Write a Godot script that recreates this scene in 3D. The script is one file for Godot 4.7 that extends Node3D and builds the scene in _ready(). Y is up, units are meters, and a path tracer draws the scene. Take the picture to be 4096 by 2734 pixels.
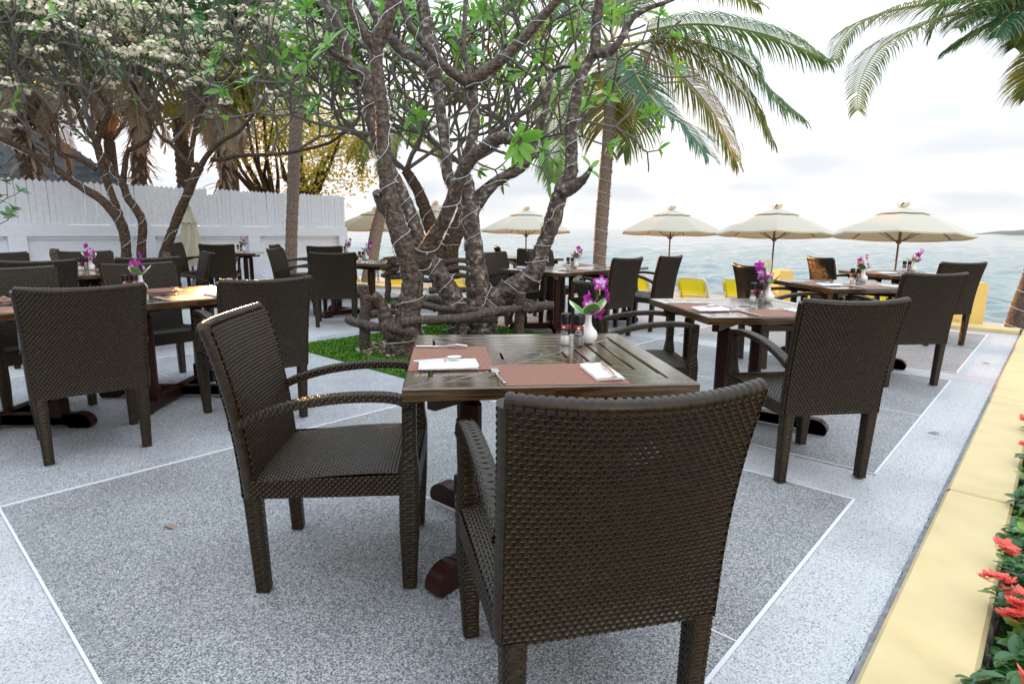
extends Node3D
# Seaside restaurant terrace. World: y up, metres, terrace floor at y = 0, kerb runs along -z.

class MB:
	var v := PackedVector3Array()
	var n := PackedVector3Array()
	var uv := PackedVector2Array()
	var c := PackedColorArray()
	var ix := PackedInt32Array()
	var col := Color(1, 1, 1)
	var use_col := false
	func vert(p: Vector3, nn: Vector3, t := Vector2.ZERO) -> int:
		v.append(p); n.append(nn); uv.append(t); c.append(col)
		return v.size() - 1
	func tri(a: Vector3, b: Vector3, d: Vector3) -> void:
		var nn := (d - a).cross(b - a).normalized()
		var i := vert(a, nn, Vector2(0, 0)); vert(b, nn, Vector2(1, 0)); vert(d, nn, Vector2(1, 1))
		ix.append_array(PackedInt32Array([i, i + 1, i + 2]))
	func quad(a: Vector3, b: Vector3, d: Vector3, e: Vector3) -> void:
		var nn := (d - a).cross(b - a).normalized()
		if nn == Vector3.ZERO: nn = (e - a).cross(d - a).normalized()
		var i := vert(a, nn, Vector2(0, 0)); vert(b, nn, Vector2(1, 0)); vert(d, nn, Vector2(1, 1)); vert(e, nn, Vector2(0, 1))
		ix.append_array(PackedInt32Array([i, i + 1, i + 2, i, i + 2, i + 3]))
	func face(a: Vector3, b: Vector3, d: Vector3, e: Vector3, want: Vector3) -> void:
		if (d - a).cross(b - a).dot(want) >= 0.0: quad(a, b, d, e)
		else: quad(e, d, b, a)
	func box(ctr: Vector3, size: Vector3, bs := Basis(), bev := 0.0) -> void:
		var h := size * 0.5
		var b := minf(bev, minf(h.x, minf(h.y, h.z)) * 0.9)
		for ax in 3:
			var u := (ax + 1) % 3
			var w := (ax + 2) % 3
			for s: float in [-1.0, 1.0]:
				var q := []
				for k: Array in [[-1.0, -1.0], [1.0, -1.0], [1.0, 1.0], [-1.0, 1.0]]:
					var p := Vector3.ZERO
					p[ax] = s * h[ax]; p[u] = k[0] * (h[u] - b); p[w] = k[1] * (h[w] - b)
					q.append(ctr + bs * p)
				var nn := Vector3.ZERO
				nn[ax] = s
				face(q[0], q[1], q[2], q[3], bs * nn)
			if b > 0.0:
				for s: float in [-1.0, 1.0]:
					for t: float in [-1.0, 1.0]:
						var p0 := Vector3.ZERO
						var p1 := Vector3.ZERO
						p0[u] = s * h[u]; p0[w] = t * (h[w] - b); p0[ax] = -(h[ax] - b)
						p1[u] = s * (h[u] - b); p1[w] = t * h[w]; p1[ax] = -(h[ax] - b)
						var p2 := p1
						var p3 := p0
						p2[ax] = h[ax] - b; p3[ax] = h[ax] - b
						var nn := Vector3.ZERO
						nn[u] = s; nn[w] = t
						face(ctr + bs * p0, ctr + bs * p1, ctr + bs * p2, ctr + bs * p3, bs * nn)
	func prism(poly: PackedVector2Array, y0: float, y1: float, bev := 0.0) -> void:
		# convex outline in xz, extruded in y, top edge bevelled
		var m := poly.size()
		if Geometry2D.is_polygon_clockwise(poly): poly.reverse()
		var ctr := Vector2.ZERO
		for p in poly: ctr += p / float(m)
		var top := PackedVector2Array()
		for i in m:
			var a := poly[(i + m - 1) % m]
			var b := poly[i]
			var d := poly[(i + 1) % m]
			var e0 := (b - a).normalized()
			var e1 := (d - b).normalized()
			var n0 := Vector2(-e0.y, e0.x)
			if n0.dot(ctr - b) < 0: n0 = -n0
			var n1 := Vector2(-e1.y, e1.x)
			if n1.dot(ctr - b) < 0: n1 = -n1
			var q := (n0 + n1)
			top.append(b + q * (bev / maxf(0.35, 1.0 + n0.dot(n1))))
		var i0 := v.size()
		for p in top: vert(Vector3(p.x, y1, p.y), Vector3.UP, p)
		for k in range(1, m - 1): ix.append_array(PackedInt32Array([i0, i0 + k, i0 + k + 1]))
		i0 = v.size()
		for p in poly: vert(Vector3(p.x, y0, p.y), Vector3.DOWN, p)
		for k in range(1, m - 1): ix.append_array(PackedInt32Array([i0, i0 + k + 1, i0 + k]))
		for i in m:
			var j := (i + 1) % m
			var a := poly[i]
			var b := poly[j]
			var mid := (a + b) * 0.5 - ctr
			var w := Vector3(mid.x, 0, mid.y)
			face(Vector3(a.x, y0, a.y), Vector3(b.x, y0, b.y), Vector3(b.x, y1 - bev, b.y), Vector3(a.x, y1 - bev, a.y), w)
			if bev > 0.0:
				var ta := top[i]
				var tb := top[j]
				face(Vector3(a.x, y1 - bev, a.y), Vector3(b.x, y1 - bev, b.y), Vector3(tb.x, y1, tb.y), Vector3(ta.x, y1, ta.y), w + Vector3.UP)
	func tube(path: Array, rad: Array, sides := 8, caps := true, noise: FastNoiseLite = null, amp := 0.0) -> void:
		var m := path.size()
		if m < 2: return
		var t0: Vector3 = (path[1] - path[0]).normalized()
		var ref := Vector3.UP if absf(t0.y) < 0.9 else Vector3.RIGHT
		var x := t0.cross(ref).normalized()
		var base := v.size()
		var acc := 0.0
		for i in m:
			var p: Vector3 = path[i]
			var t: Vector3
			if i == 0: t = t0
			elif i == m - 1: t = (path[i] - path[i - 1]).normalized()
			else: t = (path[i + 1] - path[i - 1]).normalized()
			x = (x - t * x.dot(t)).normalized()
			var y := t.cross(x)
			if i > 0: acc += (path[i] - path[i - 1]).length()
			var r: float = rad[i]
			for k in sides + 1:
				var a := TAU * float(k % sides) / sides
				var d := x * cos(a) + y * sin(a)
				var rr := r
				if noise:
					var sp := p + d * r
					rr = r * (1.0 + amp * noise.get_noise_3d(sp.x * 30.0, sp.y * 30.0, sp.z * 30.0) + amp * 1.3 * noise.get_noise_3d(sp.x * 9.0, sp.y * 9.0, sp.z * 9.0))
				vert(p + d * rr, d, Vector2(float(k) / sides, acc))
		for i in m - 1:
			for k in sides:
				var a := base + i * (sides + 1) + k
				var b := a + sides + 1
				ix.append_array(PackedInt32Array([a, b, b + 1, a, b + 1, a + 1]))
		if noise: # recompute smooth normals on the noisy shell
			for i in m:
				for k in sides + 1:
					var i0 := base + maxi(i - 1, 0) * (sides + 1) + k
					var i1 := base + mini(i + 1, m - 1) * (sides + 1) + k
					var k0 := base + i * (sides + 1) + (k + sides - 1) % sides
					var k1 := base + i * (sides + 1) + (k + 1) % sides
					var nn := (v[k1] - v[k0]).cross(v[i1] - v[i0]).normalized()
					var q := base + i * (sides + 1) + k
					if nn.dot(n[q]) < 0: nn = -nn
					n[q] = nn
		if caps:
			for e: int in [0, m - 1]:
				var t: Vector3 = (path[1] - path[0]).normalized() * -1.0 if e == 0 else (path[m - 1] - path[m - 2]).normalized()
				var ci := vert(path[e], t)
				var s := v.size()
				for k in sides: vert(v[base + e * (sides + 1) + k], t)
				for k in sides:
					if e == 0: ix.append_array(PackedInt32Array([ci, s + k, s + (k + 1) % sides]))
					else: ix.append_array(PackedInt32Array([ci, s + (k + 1) % sides, s + k]))
	func lathe(prof: Array, seg := 20, o := Vector3.ZERO, bs := Basis()) -> void:
		var m := prof.size()
		var base := v.size()
		for i in m:
			var p: Vector2 = prof[i]
			var a: Vector2 = prof[maxi(i - 1, 0)]
			var b: Vector2 = prof[mini(i + 1, m - 1)]
			var t := (b - a).normalized()
			for k in seg + 1:
				var an := TAU * float(k) / seg
				var d := Vector3(cos(an), 0, sin(an))
				vert(o + bs * (d * p.x + Vector3(0, p.y, 0)), bs * (d * t.y - Vector3(0, t.x, 0)), Vector2(float(k) / seg, float(i) / m))
		for i in m - 1:
			for k in seg:
				var a := base + i * (seg + 1) + k
				var b := a + seg + 1
				ix.append_array(PackedInt32Array([a, a + 1, b + 1, a, b + 1, b]))
	func patch(fn: Callable, nu: int, nv: int) -> void:
		var base := v.size()
		for j in nv + 1:
			for i in nu + 1:
				var p: Vector3 = fn.call(float(i) / nu, float(j) / nv)
				vert(p, Vector3.UP, Vector2(float(i) / nu, float(j) / nv))
		smooth(base, nu, nv)
	func smooth(base: int, nu: int, nv: int) -> void:
		for j in nv + 1:
			for i in nu + 1:
				var du := v[base + j * (nu + 1) + mini(i + 1, nu)] - v[base + j * (nu + 1) + maxi(i - 1, 0)]
				var dv := v[base + mini(j + 1, nv) * (nu + 1) + i] - v[base + maxi(j - 1, 0) * (nu + 1) + i]
				n[base + j * (nu + 1) + i] = du.cross(dv).normalized()
		for j in nv:
			for i in nu:
				var a := base + j * (nu + 1) + i
				var b := a + nu + 1
				ix.append_array(PackedInt32Array([a, b + 1, a + 1, a, b, b + 1]))
	func weave(fn: Callable, cells: int, rows: int, amp: float, wrap := false) -> void:
		# rows of flat reed, each cell bulging over a stake, staggered like brickwork
		var us := [0.0, 0.13, 0.5, 0.87, 1.0]
		var hs := [-1.0, 0.55, 1.0, 0.55, -1.0]
		var vs := [0.0, 0.5, 1.0]
		var e := 0.002
		for r in rows:
			var off := 0.5 if r % 2 == 1 else 0.0
			for ci in range(0, cells + (1 if off > 0.0 and not wrap else 0)):
				var base := v.size()
				for jv in 3:
					for iu in 5:
						var u := (float(ci) + float(us[iu]) - (off if not wrap else -off)) / cells
						if not wrap: u = clampf(u, 0.0, 1.0)
						var vv := (float(r) + float(vs[jv])) / rows
						var p: Vector3 = fn.call(u, vv)
						var pu: Vector3 = fn.call(u + e, vv)
						var pv: Vector3 = fn.call(u, vv + e)
						var nn := (pu - p).cross(pv - p).normalized()
						var h := float(hs[iu]) * (1.0 if jv == 1 else 0.5) - (0.0 if jv == 1 else 0.75)
						vert(p + nn * h * amp, nn, Vector2(u, vv))
				smooth(base, 4, 2)
	func add(o: MB, xf := Transform3D()) -> void:
		var base := v.size()
		for i in o.v.size():
			v.append(xf * o.v[i]); n.append((xf.basis * o.n[i]).normalized()); uv.append(o.uv[i]); c.append(o.c[i])
		for i in o.ix: ix.append(base + i)
	func mesh(m: Material = null) -> ArrayMesh:
		var a := []
		a.resize(Mesh.ARRAY_MAX)
		a[Mesh.ARRAY_VERTEX] = v; a[Mesh.ARRAY_NORMAL] = n; a[Mesh.ARRAY_TEX_UV] = uv; a[Mesh.ARRAY_INDEX] = ix
		if use_col: a[Mesh.ARRAY_COLOR] = c
		var am := ArrayMesh.new()
		am.add_surface_from_arrays(Mesh.PRIMITIVE_TRIANGLES, a)
		if m: am.surface_set_material(0, m)
		return am

var taken := {}
var mats := {}
var rng := RandomNumberGenerator.new()
var bark_noise := FastNoiseLite.new()
var soft_noise := FastNoiseLite.new()

func numbered(called: String) -> String:
	if not taken.has(called):
		taken[called] = 0
		return called
	taken[called] += 1
	return "%s_%03d" % [called, taken[called]]

func tag(o: Node, label: String, category := "", group := "") -> void:
	if label: o.set_meta("label", label)
	if category: o.set_meta("category", category)
	if group: o.set_meta("group", group)

func thing(called: String, label: String, category: String, at := Vector3.ZERO, turn := 0.0, group := "") -> Node3D:
	var o := Node3D.new()
	o.name = numbered(called)
	add_child(o)
	o.position = at
	o.rotation.y = turn
	tag(o, label, category, group)
	return o

func part(called: String, mesh: Mesh, parent: Node, at := Vector3.ZERO, turn := Vector3.ZERO, mat: Material = null) -> MeshInstance3D:
	var o := MeshInstance3D.new()
	o.name = called
	o.mesh = mesh
	if mat: o.material_override = mat
	parent.add_child(o, true)
	o.position = at
	o.rotation = turn
	return o

func structure(called: String, mesh: Mesh) -> MeshInstance3D:
	var o := MeshInstance3D.new()
	o.name = numbered(called)
	o.mesh = mesh
	add_child(o)
	o.set_meta("kind", "structure")
	return o

func solo(called: String, mesh: Mesh, label: String, category: String, at := Vector3.ZERO, turn := 0.0, group := "") -> MeshInstance3D:
	var o := MeshInstance3D.new()
	o.name = numbered(called)
	o.mesh = mesh
	add_child(o)
	o.position = at
	o.rotation.y = turn
	tag(o, label, category, group)
	return o

func copy(o: Node3D, label: String, at: Vector3, turn: float, group := "") -> Node3D:
	var r: Node3D = o.duplicate()
	var nm := str(o.name)
	var u := nm.rfind("_")
	if u > 0 and nm.substr(u + 1).is_valid_int(): nm = nm.substr(0, u)
	r.name = numbered(nm)
	add_child(r)
	r.position = at
	r.rotation.y = turn
	r.set_meta("label", label)
	if group: r.set_meta("group", group)
	return r

func lin(r: float, g: float, b: float) -> Color:
	return Color(r, g, b).linear_to_srgb()

func mat(called: String, c: Color, rough := 0.6, spec := 0.5, metal := 0.0) -> StandardMaterial3D:
	var m := StandardMaterial3D.new()
	m.resource_name = called
	m.albedo_color = c
	m.roughness = rough
	m.metallic_specular = spec
	m.metallic = metal
	mats[called] = m
	return m

func leafmat(called: String, c: Color, back: Color, rough := 0.45) -> StandardMaterial3D:
	var m := mat(called, c, rough)
	m.backlight_enabled = true
	m.backlight = back
	m.cull_mode = BaseMaterial3D.CULL_DISABLED
	m.vertex_color_use_as_albedo = false
	return m

func noise_tex(kind: int, size: int, freq: float, ramp: Array, sd: int, normal := false, bump := 4.0, octaves := 3, cellret := -1, warp := 0.0) -> ImageTexture:
	var f := FastNoiseLite.new()
	f.noise_type = kind
	f.frequency = freq
	f.seed = sd
	f.fractal_octaves = octaves
	f.domain_warp_enabled = warp > 0.0
	f.domain_warp_amplitude = warp
	f.domain_warp_frequency = freq * 1.7
	if kind == FastNoiseLite.TYPE_CELLULAR:
		f.fractal_type = FastNoiseLite.FRACTAL_NONE
		f.cellular_return_type = FastNoiseLite.RETURN_CELL_VALUE if cellret < 0 else cellret
		f.cellular_jitter = 1.0
	var im := f.get_seamless_image(size, size)
	if normal:
		im.bump_map_to_normal_map(bump)
		im.generate_mipmaps()
		return ImageTexture.create_from_image(im)
	var g := Gradient.new()
	g.offsets = PackedFloat32Array()
	var offs := PackedFloat32Array()
	var cols := PackedColorArray()
	for s: Array in ramp:
		offs.append(s[0]); cols.append(s[1])
	g.offsets = offs
	g.colors = cols
	var lut := []
	for i in 256: lut.append(g.sample(i / 255.0))
	im.convert(Image.FORMAT_L8)
	var d := im.get_data()
	var out := PackedByteArray()
	out.resize(size * size * 3)
	var lr := PackedByteArray()
	for i in 256:
		lr.append(int(lut[i].r8)); lr.append(int(lut[i].g8)); lr.append(int(lut[i].b8))
	for i in d.size():
		var k := d[i] * 3
		out[i * 3] = lr[k]; out[i * 3 + 1] = lr[k + 1]; out[i * 3 + 2] = lr[k + 2]
	var res := Image.create_from_data(size, size, false, Image.FORMAT_RGB8, out)
	res.generate_mipmaps()
	return ImageTexture.create_from_image(res)

func tri_tex(m: StandardMaterial3D, tex: Texture2D, metres: float, nrm: Texture2D = null, ns := 1.0) -> StandardMaterial3D:
	m.albedo_texture = tex
	m.uv1_triplanar = true
	m.uv1_world_triplanar = true
	m.uv1_scale = Vector3.ONE / metres
	if nrm:
		m.normal_enabled = true
		m.normal_texture = nrm
		m.normal_scale = ns
	return m

func spline(pts: Array, step: float) -> Array:
	# [[x,y,z,r]...] -> [points, radii], Catmull-Rom
	var out := []
	var rad := []
	for i in pts.size() - 1:
		var a: Array = pts[maxi(i - 1, 0)]
		var b: Array = pts[i]
		var c: Array = pts[i + 1]
		var d: Array = pts[mini(i + 2, pts.size() - 1)]
		var pb := Vector3(b[0], b[1], b[2])
		var pc := Vector3(c[0], c[1], c[2])
		var k := maxi(1, int(ceil((pc - pb).length() / step)))
		for j in k:
			var t := float(j) / k
			out.append(pb.cubic_interpolate(pc, Vector3(a[0], a[1], a[2]), Vector3(d[0], d[1], d[2]), t))
			rad.append(lerpf(b[3], c[3], t))
	var l: Array = pts[pts.size() - 1]
	out.append(Vector3(l[0], l[1], l[2]))
	rad.append(l[3])
	return [out, rad]

func camera_and_light() -> void:
	var cam := Camera3D.new()
	cam.name = "camera"
	add_child(cam)
	cam.position = Vector3(0, 1.22, 0)
	cam.rotation_degrees = Vector3(-10.58, 42.15, 0.58)
	cam.fov = 59.06
	cam.near = 0.05
	cam.far = 12000.0
	cam.current = true
	var env := Environment.new()
	env.background_mode = Environment.BG_SKY
	var sky := Sky.new()
	var sm := PanoramaSkyMaterial.new()
	sm.panorama = sky_image()
	sky.sky_material = sm
	env.sky = sky
	env.tonemap_mode = Environment.TONE_MAPPER_LINEAR
	env.tonemap_exposure = 1.36
	env.sdfgi_enabled = true
	env.ssao_enabled = true
	env.ssil_enabled = true
	var we := WorldEnvironment.new()
	we.name = "world_environment"
	we.environment = env
	add_child(we)
	var sun := DirectionalLight3D.new()
	sun.name = "sun"
	add_child(sun)
	sun.look_at_from_position(SUN_DIR * 50.0, Vector3.ZERO)
	sun.light_color = Color(1.0, 0.66, 0.36)
	sun.light_energy = 1.6
	sun.light_angular_distance = 0.6
	sun.shadow_enabled = true

const SUN_DIR := Vector3(-0.921, 0.134, -0.366)

func sky_image() -> ImageTexture:
	var w := 1024
	var h := 512
	var im := Image.create(w, h, false, Image.FORMAT_RGBF)
	var f := FastNoiseLite.new()
	f.noise_type = FastNoiseLite.TYPE_SIMPLEX_SMOOTH
	f.frequency = 1.0
	f.fractal_octaves = 5
	f.seed = 11
	var sd := SUN_DIR.normalized()
	for y in h:
		var th := PI * (float(y) + 0.5) / h
		var el := cos(th)
		for x in w:
			var ph := TAU * ((float(x) + 0.5) / w - 0.5)
			var d := Vector3(sin(ph) * sin(th), el, -cos(ph) * sin(th))
			var q := d / maxf(0.12, absf(el) + 0.16)
			var cl := f.get_noise_3d(q.x * 0.75, q.y * 0.8, q.z * 0.75)
			var k := smoothstep(-0.22, 0.32, cl)
			var up := clampf(el, 0.0, 1.0)
			# overcast law: three times brighter overhead than at the horizon
			var lum := 0.74 * (1.0 + 1.6 * up)
			var base := (Color(1.0, 1.0, 0.995) * lum).lerp(Color(0.86, 0.98, 1.13) * lum, smoothstep(0.2, 0.8, up))
			var cloud := Color(0.66, 0.71, 0.775) * lum * 0.98
			var col := base.lerp(cloud, k * 0.7 * smoothstep(0.0, 0.06, up))
			var g := clampf(d.dot(sd), 0.0, 1.0)
			var glow := pow(g, 5.0) * 0.35 + pow(g, 24.0) * 1.1 + pow(g, 300.0) * 4.0
			col += Color(glow * 1.0, glow * 0.74, glow * 0.42)
			if el < 0.0: col = Color(0.55, 0.62, 0.64)
			im.set_pixel(x, y, col)
	return ImageTexture.create_from_image(im)

func make_materials() -> void:
	bark_noise.noise_type = FastNoiseLite.TYPE_SIMPLEX_SMOOTH
	bark_noise.frequency = 1.0
	bark_noise.fractal_octaves = 2
	bark_noise.seed = 5
	soft_noise.noise_type = FastNoiseLite.TYPE_SIMPLEX_SMOOTH
	soft_noise.frequency = 1.0
	soft_noise.fractal_octaves = 3
	soft_noise.seed = 9
	var C := FastNoiseLite.TYPE_CELLULAR
	var S := FastNoiseLite.TYPE_SIMPLEX_SMOOTH
	var chips := noise_tex(C, 1024, 0.20, [[0.0, lin(.07, .078, .095)], [0.2, lin(.14, .15, .168)], [0.45, lin(.255, .265, .275)], [0.65, lin(.345, .345, .34)], [0.88, lin(.48, .48, .47)], [0.97, lin(.60, .59, .565)], [1.0, lin(.42, .31, .18)]], 3)
	var chips_b := noise_tex(C, 1024, 0.20, [[0.0, lin(.17, .18, .20)], [0.12, lin(.36, .37, .385)], [0.35, lin(.49, .50, .515)], [0.7, lin(.56, .57, .58)], [1.0, lin(.66, .66, .65)]], 8)
	var chips_m := noise_tex(C, 1024, 0.20, [[0.0, lin(.12, .135, .16)], [0.2, lin(.25, .265, .295)], [0.5, lin(.41, .42, .44)], [0.8, lin(.56, .565, .57)], [1.0, lin(.68, .675, .66)]], 15)
	var chip_n := noise_tex(C, 1024, 0.20, [], 3, true, 1.5)
	var blot := noise_tex(S, 256, 0.018, [[0.0, lin(.80, .80, .81)], [0.42, lin(.93, .93, .93)], [0.6, lin(1, 1, 1)], [1.0, lin(1, .99, .97)]], 21, false, 0, 5)
	for a: Array in [["panel_dark", chips], ["panel_light", chips_b], ["panel_mid", chips_m]]:
		var m := mat(a[0], Color.WHITE, 0.62, 0.45)
		tri_tex(m, a[1], 0.80, chip_n, 0.3)
		m.detail_enabled = true
		m.detail_blend_mode = BaseMaterial3D.BLEND_MODE_MUL
		m.detail_albedo = blot
		m.detail_uv_layer = BaseMaterial3D.DETAIL_UV_2
		m.uv2_triplanar = true
		m.uv2_world_triplanar = true
		m.uv2_scale = Vector3.ONE / 3.7
	mat("strip", lin(.72, .73, .76), 0.5)
	var yel := noise_tex(S, 512, 0.012, [[0.0, lin(.60, .46, .215)], [0.3, lin(.655, .515, .25)], [0.5, lin(.67, .53, .265)], [0.75, lin(.68, .545, .28)], [1.0, lin(.70, .575, .315)]], 31, false, 0, 5)
	tri_tex(mat("kerb_yellow", Color.WHITE, 0.5, 0.45), yel, 1.7, noise_tex(S, 256, 0.05, [], 32, true, 1.0, 4), 0.15)
	tri_tex(mat("kerb_cement", Color.WHITE, 0.85), noise_tex(S, 256, 0.05, [[0.0, lin(.14, .145, .15)], [0.6, lin(.25, .255, .265)], [1.0, lin(.42, .42, .42)]], 33), 0.8)
	tri_tex(mat("rock", Color.WHITE, 0.9), noise_tex(S, 256, 0.03, [[0.0, lin(.22, .2, .18)], [1.0, lin(.5, .48, .45)]], 34), 0.6)
	tri_tex(mat("soil", Color.WHITE, 0.95), noise_tex(S, 256, 0.06, [[0.0, lin(.02, .015, .01)], [1.0, lin(.09, .06, .04)]], 35), 0.7)
	tri_tex(mat("sand", Color.WHITE, 0.9), noise_tex(S, 512, 0.05, [[0.0, lin(.42, .34, .25)], [0.6, lin(.56, .47, .36)], [1.0, lin(.66, .58, .47)]], 36), 2.5, noise_tex(S, 256, 0.03, [], 37, true, 3.0), 0.7)
	# bark: dark brown, cracked, with pale lichen crusts
	var bark := noise_tex(S, 512, 0.022, [[0.0, lin(.012, .007, .0045)], [0.35, lin(.036, .023, .015)], [0.55, lin(.085, .057, .039)], [0.72, lin(.15, .105, .075)], [0.86, lin(.21, .16, .125)], [0.90, lin(.28, .27, .26)], [1.0, lin(.45, .45, .45)]], 41, false, 0, 5, -1, 25.0)
	var bark_nm := noise_tex(S, 512, 0.03, [], 42, true, 9.0, 5)
	tri_tex(mat("bark_lichen", Color.WHITE, 0.6, 0.5), noise_tex(S, 512, 0.014, [[0.0, lin(.012, .008, .005)], [0.35, lin(.045, .03, .021)], [0.55, lin(.10, .072, .053)], [0.68, lin(.16, .125, .10)], [0.735, lin(.22, .19, .165)], [0.76, lin(.38, .38, .38)], [1.0, lin(.56, .57, .58)]], 141, false, 0, 4, -1, 40.0), 0.7, bark_nm, 1.2)
	tri_tex(mat("bark", Color.WHITE, 0.55, 0.5), bark, 0.6, bark_nm, 1.2)
	var bark2 := noise_tex(S, 512, 0.022, [[0.0, lin(.013, .008, .005)], [0.38, lin(.042, .027, .017)], [0.62, lin(.095, .063, .042)], [0.85, lin(.17, .12, .085)], [1.0, lin(.27, .22, .18)]], 43, false, 0, 4, -1, 40.0)
	tri_tex(mat("bark_plain", Color.WHITE, 0.75, 0.35), bark2, 0.5, bark_nm, 0.9)
	var twig := noise_tex(S, 256, 0.03, [[0.0, lin(.06, .05, .045)], [0.6, lin(.14, .125, .115)], [1.0, lin(.26, .25, .245)]], 44)
	tri_tex(mat("twig", Color.WHITE, 0.7), twig, 0.3)
	var palmb := noise_tex(S, 512, 0.03, [[0.0, lin(.05, .035, .028)], [0.45, lin(.17, .125, .10)], [0.8, lin(.30, .235, .19)], [1.0, lin(.40, .34, .29)]], 45, false, 0, 5)
	tri_tex(mat("palm_bark", Color.WHITE, 0.8), palmb, 0.6, bark_nm, 0.6)
	tri_tex(mat("palm_bark_dark", Color.WHITE, 0.8), noise_tex(S, 256, 0.03, [[0.0, lin(.02, .014, .01)], [0.6, lin(.09, .065, .05)], [1.0, lin(.2, .155, .12)]], 46), 0.5, bark_nm, 0.8)
	tri_tex(mat("log", Color.WHITE, 0.8), noise_tex(S, 512, 0.025, [[0.0, lin(.02, .013, .010)], [0.45, lin(.062, .042, .032)], [0.75, lin(.115, .085, .068)], [0.84, lin(.30, .28, .26)], [1.0, lin(.45, .43, .41)]], 47, false, 0, 4), 0.4, bark_nm, 0.7)
	tri_tex(mat("log_end", Color.WHITE, 0.85), noise_tex(S, 256, 0.03, [[0.0, lin(.16, .10, .06)], [1.0, lin(.38, .29, .2)]], 48), 0.15)
	# furniture
	var wick := noise_tex(S, 256, 0.04, [[0.0, lin(.011, .0068, .0032)], [0.55, lin(.024, .0155, .0072)], [1.0, lin(.046, .030, .0135)]], 51)
	var wm := mat("wicker", Color.WHITE, 0.22, 0.40)
	wm.albedo_texture = wick
	wm.uv1_triplanar = true
	wm.uv1_scale = Vector3.ONE / 0.3
	var grain_im := grain_image(61, [lin(.024, .011, .0035), lin(.068, .034, .011), lin(.13, .072, .025)])
	var wood := mat("table_wood", Color.WHITE, 0.24, 0.6)
	wood.albedo_texture = grain_im
	wood.roughness_texture = noise_tex(S, 256, 0.03, [[0.0, Color(.55, .55, .55)], [1.0, Color(1, 1, 1)]], 62, false, 0, 4)
	wood.clearcoat_enabled = true
	wood.clearcoat = 1.0
	wood.clearcoat_roughness = 0.12
	var wood2 := mat("table_leg_wood", Color.WHITE, 0.32, 0.35)
	wood2.albedo_texture = grain_image(63, [lin(.014, .004, .0025), lin(.030, .008, .005), lin(.048, .014, .008)])
	var pm := mat("placemat", Color.WHITE, 0.55, 0.4)
	pm.albedo_texture = mat_weave(false)
	pm.normal_enabled = true
	pm.normal_texture = mat_weave(true)
	pm.normal_scale = 0.8
	mat("napkin", lin(.82, .82, .84), 0.8)
	mat("napkin_print", lin(.35, .36, .42), 0.8)
	mat("steel", Color(0.86, 0.85, 0.83), 0.28, 0.5, 1.0)
	mat("ceramic", lin(.84, .84, .85), 0.12, 0.5)
	mat("cap_black", lin(.008, .008, .009), 0.25)
	mat("label_black", lin(.012, .012, .013), 0.35)
	mat("label_red", lin(.36, .012, .012), 0.35)
	mat("label_white", lin(.8, .8, .78), 0.4)
	mat("salt", lin(.82, .82, .80), 0.6)
	mat("pepper", lin(.03, .022, .016), 0.7)
	var gl := mat("glass", Color(1, 1, 1, 0.14), 0.03, 0.5)
	gl.transparency = BaseMaterial3D.TRANSPARENCY_ALPHA
	leafmat("orchid", lin(.42, .02, .36), lin(.20, .01, .17), 0.5)
	leafmat("orchid_white", lin(.78, .66, .80), lin(.2, .17, .2), 0.5)
	leafmat("orchid_leaf", lin(.10, .30, .05), lin(.10, .26, .04), 0.4)
	leafmat("leaf_edge", lin(.62, .68, .42), lin(.3, .33, .2), 0.45)
	mat("stem_green", lin(.08, .20, .05), 0.5)
	# foliage
	leafmat("frangi_leaf", lin(.11, .27, .045), lin(.15, .34, .04), 0.36)
	leafmat("frangi_leaf_lime", lin(.14, .34, .04), lin(.16, .38, .03), 0.38)
	leafmat("frangi_leaf_dark", lin(.05, .14, .045), lin(.05, .13, .03), 0.34)
	leafmat("petal", lin(.92, .89, .74), lin(.5, .47, .36), 0.6)
	mat("petal_heart", lin(.80, .56, .12), 0.6)
	leafmat("palm_green", lin(.048, .115, .030), lin(.07, .14, .02), 0.55)
	leafmat("palm_olive", lin(.085, .12, .026), lin(.14, .16, .025), 0.55)
	leafmat("palm_teal", lin(.038, .12, .062), lin(.035, .10, .04), 0.5)
	leafmat("palm_dry", lin(.27, .215, .165), lin(.09, .06, .035), 0.85)
	mat("palm_rib", lin(.28, .27, .09), 0.5)
	leafmat("golden_leaf", lin(.24, .25, .04), lin(.48, .46, .05), 0.5)
	leafmat("dense_leaf", lin(.035, .075, .022), lin(.05, .09, .015), 0.45)
	leafmat("paddle", lin(.045, .15, .055), lin(.05, .15, .03), 0.35)
	leafmat("ixora_leaf", lin(.035, .12, .030), lin(.03, .09, .015), 0.3)
	leafmat("ixora_young", lin(.16, .28, .035), lin(.10, .17, .02), 0.35)
	leafmat("ixora_flower", lin(.85, .13, .095), lin(.3, .04, .03), 0.55)
	mat("turf", lin(.13, .30, .035), 0.75, 0.25)
	mat("turf_base", lin(.05, .14, .02), 0.9, 0.2)
	mat("white_paint", lin(.74, .77, .83), 0.55)
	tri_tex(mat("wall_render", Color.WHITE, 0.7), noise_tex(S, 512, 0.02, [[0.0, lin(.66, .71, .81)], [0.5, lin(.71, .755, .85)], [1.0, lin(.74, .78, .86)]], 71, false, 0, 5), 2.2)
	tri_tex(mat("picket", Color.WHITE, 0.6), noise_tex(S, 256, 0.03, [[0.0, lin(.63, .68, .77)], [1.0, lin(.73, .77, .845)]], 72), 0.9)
	for i in 4:
		var k: float = [0.8, 1.0, 1.25, 0.62][i]
		tri_tex(mat("shingle_%d" % i, Color.WHITE, 0.85), noise_tex(S, 128, 0.08, [[0.0, lin(.045 * k, .05 * k, .058 * k)], [1.0, lin(.11 * k, .118 * k, .13 * k)]], 73 + i), 0.5)
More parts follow.
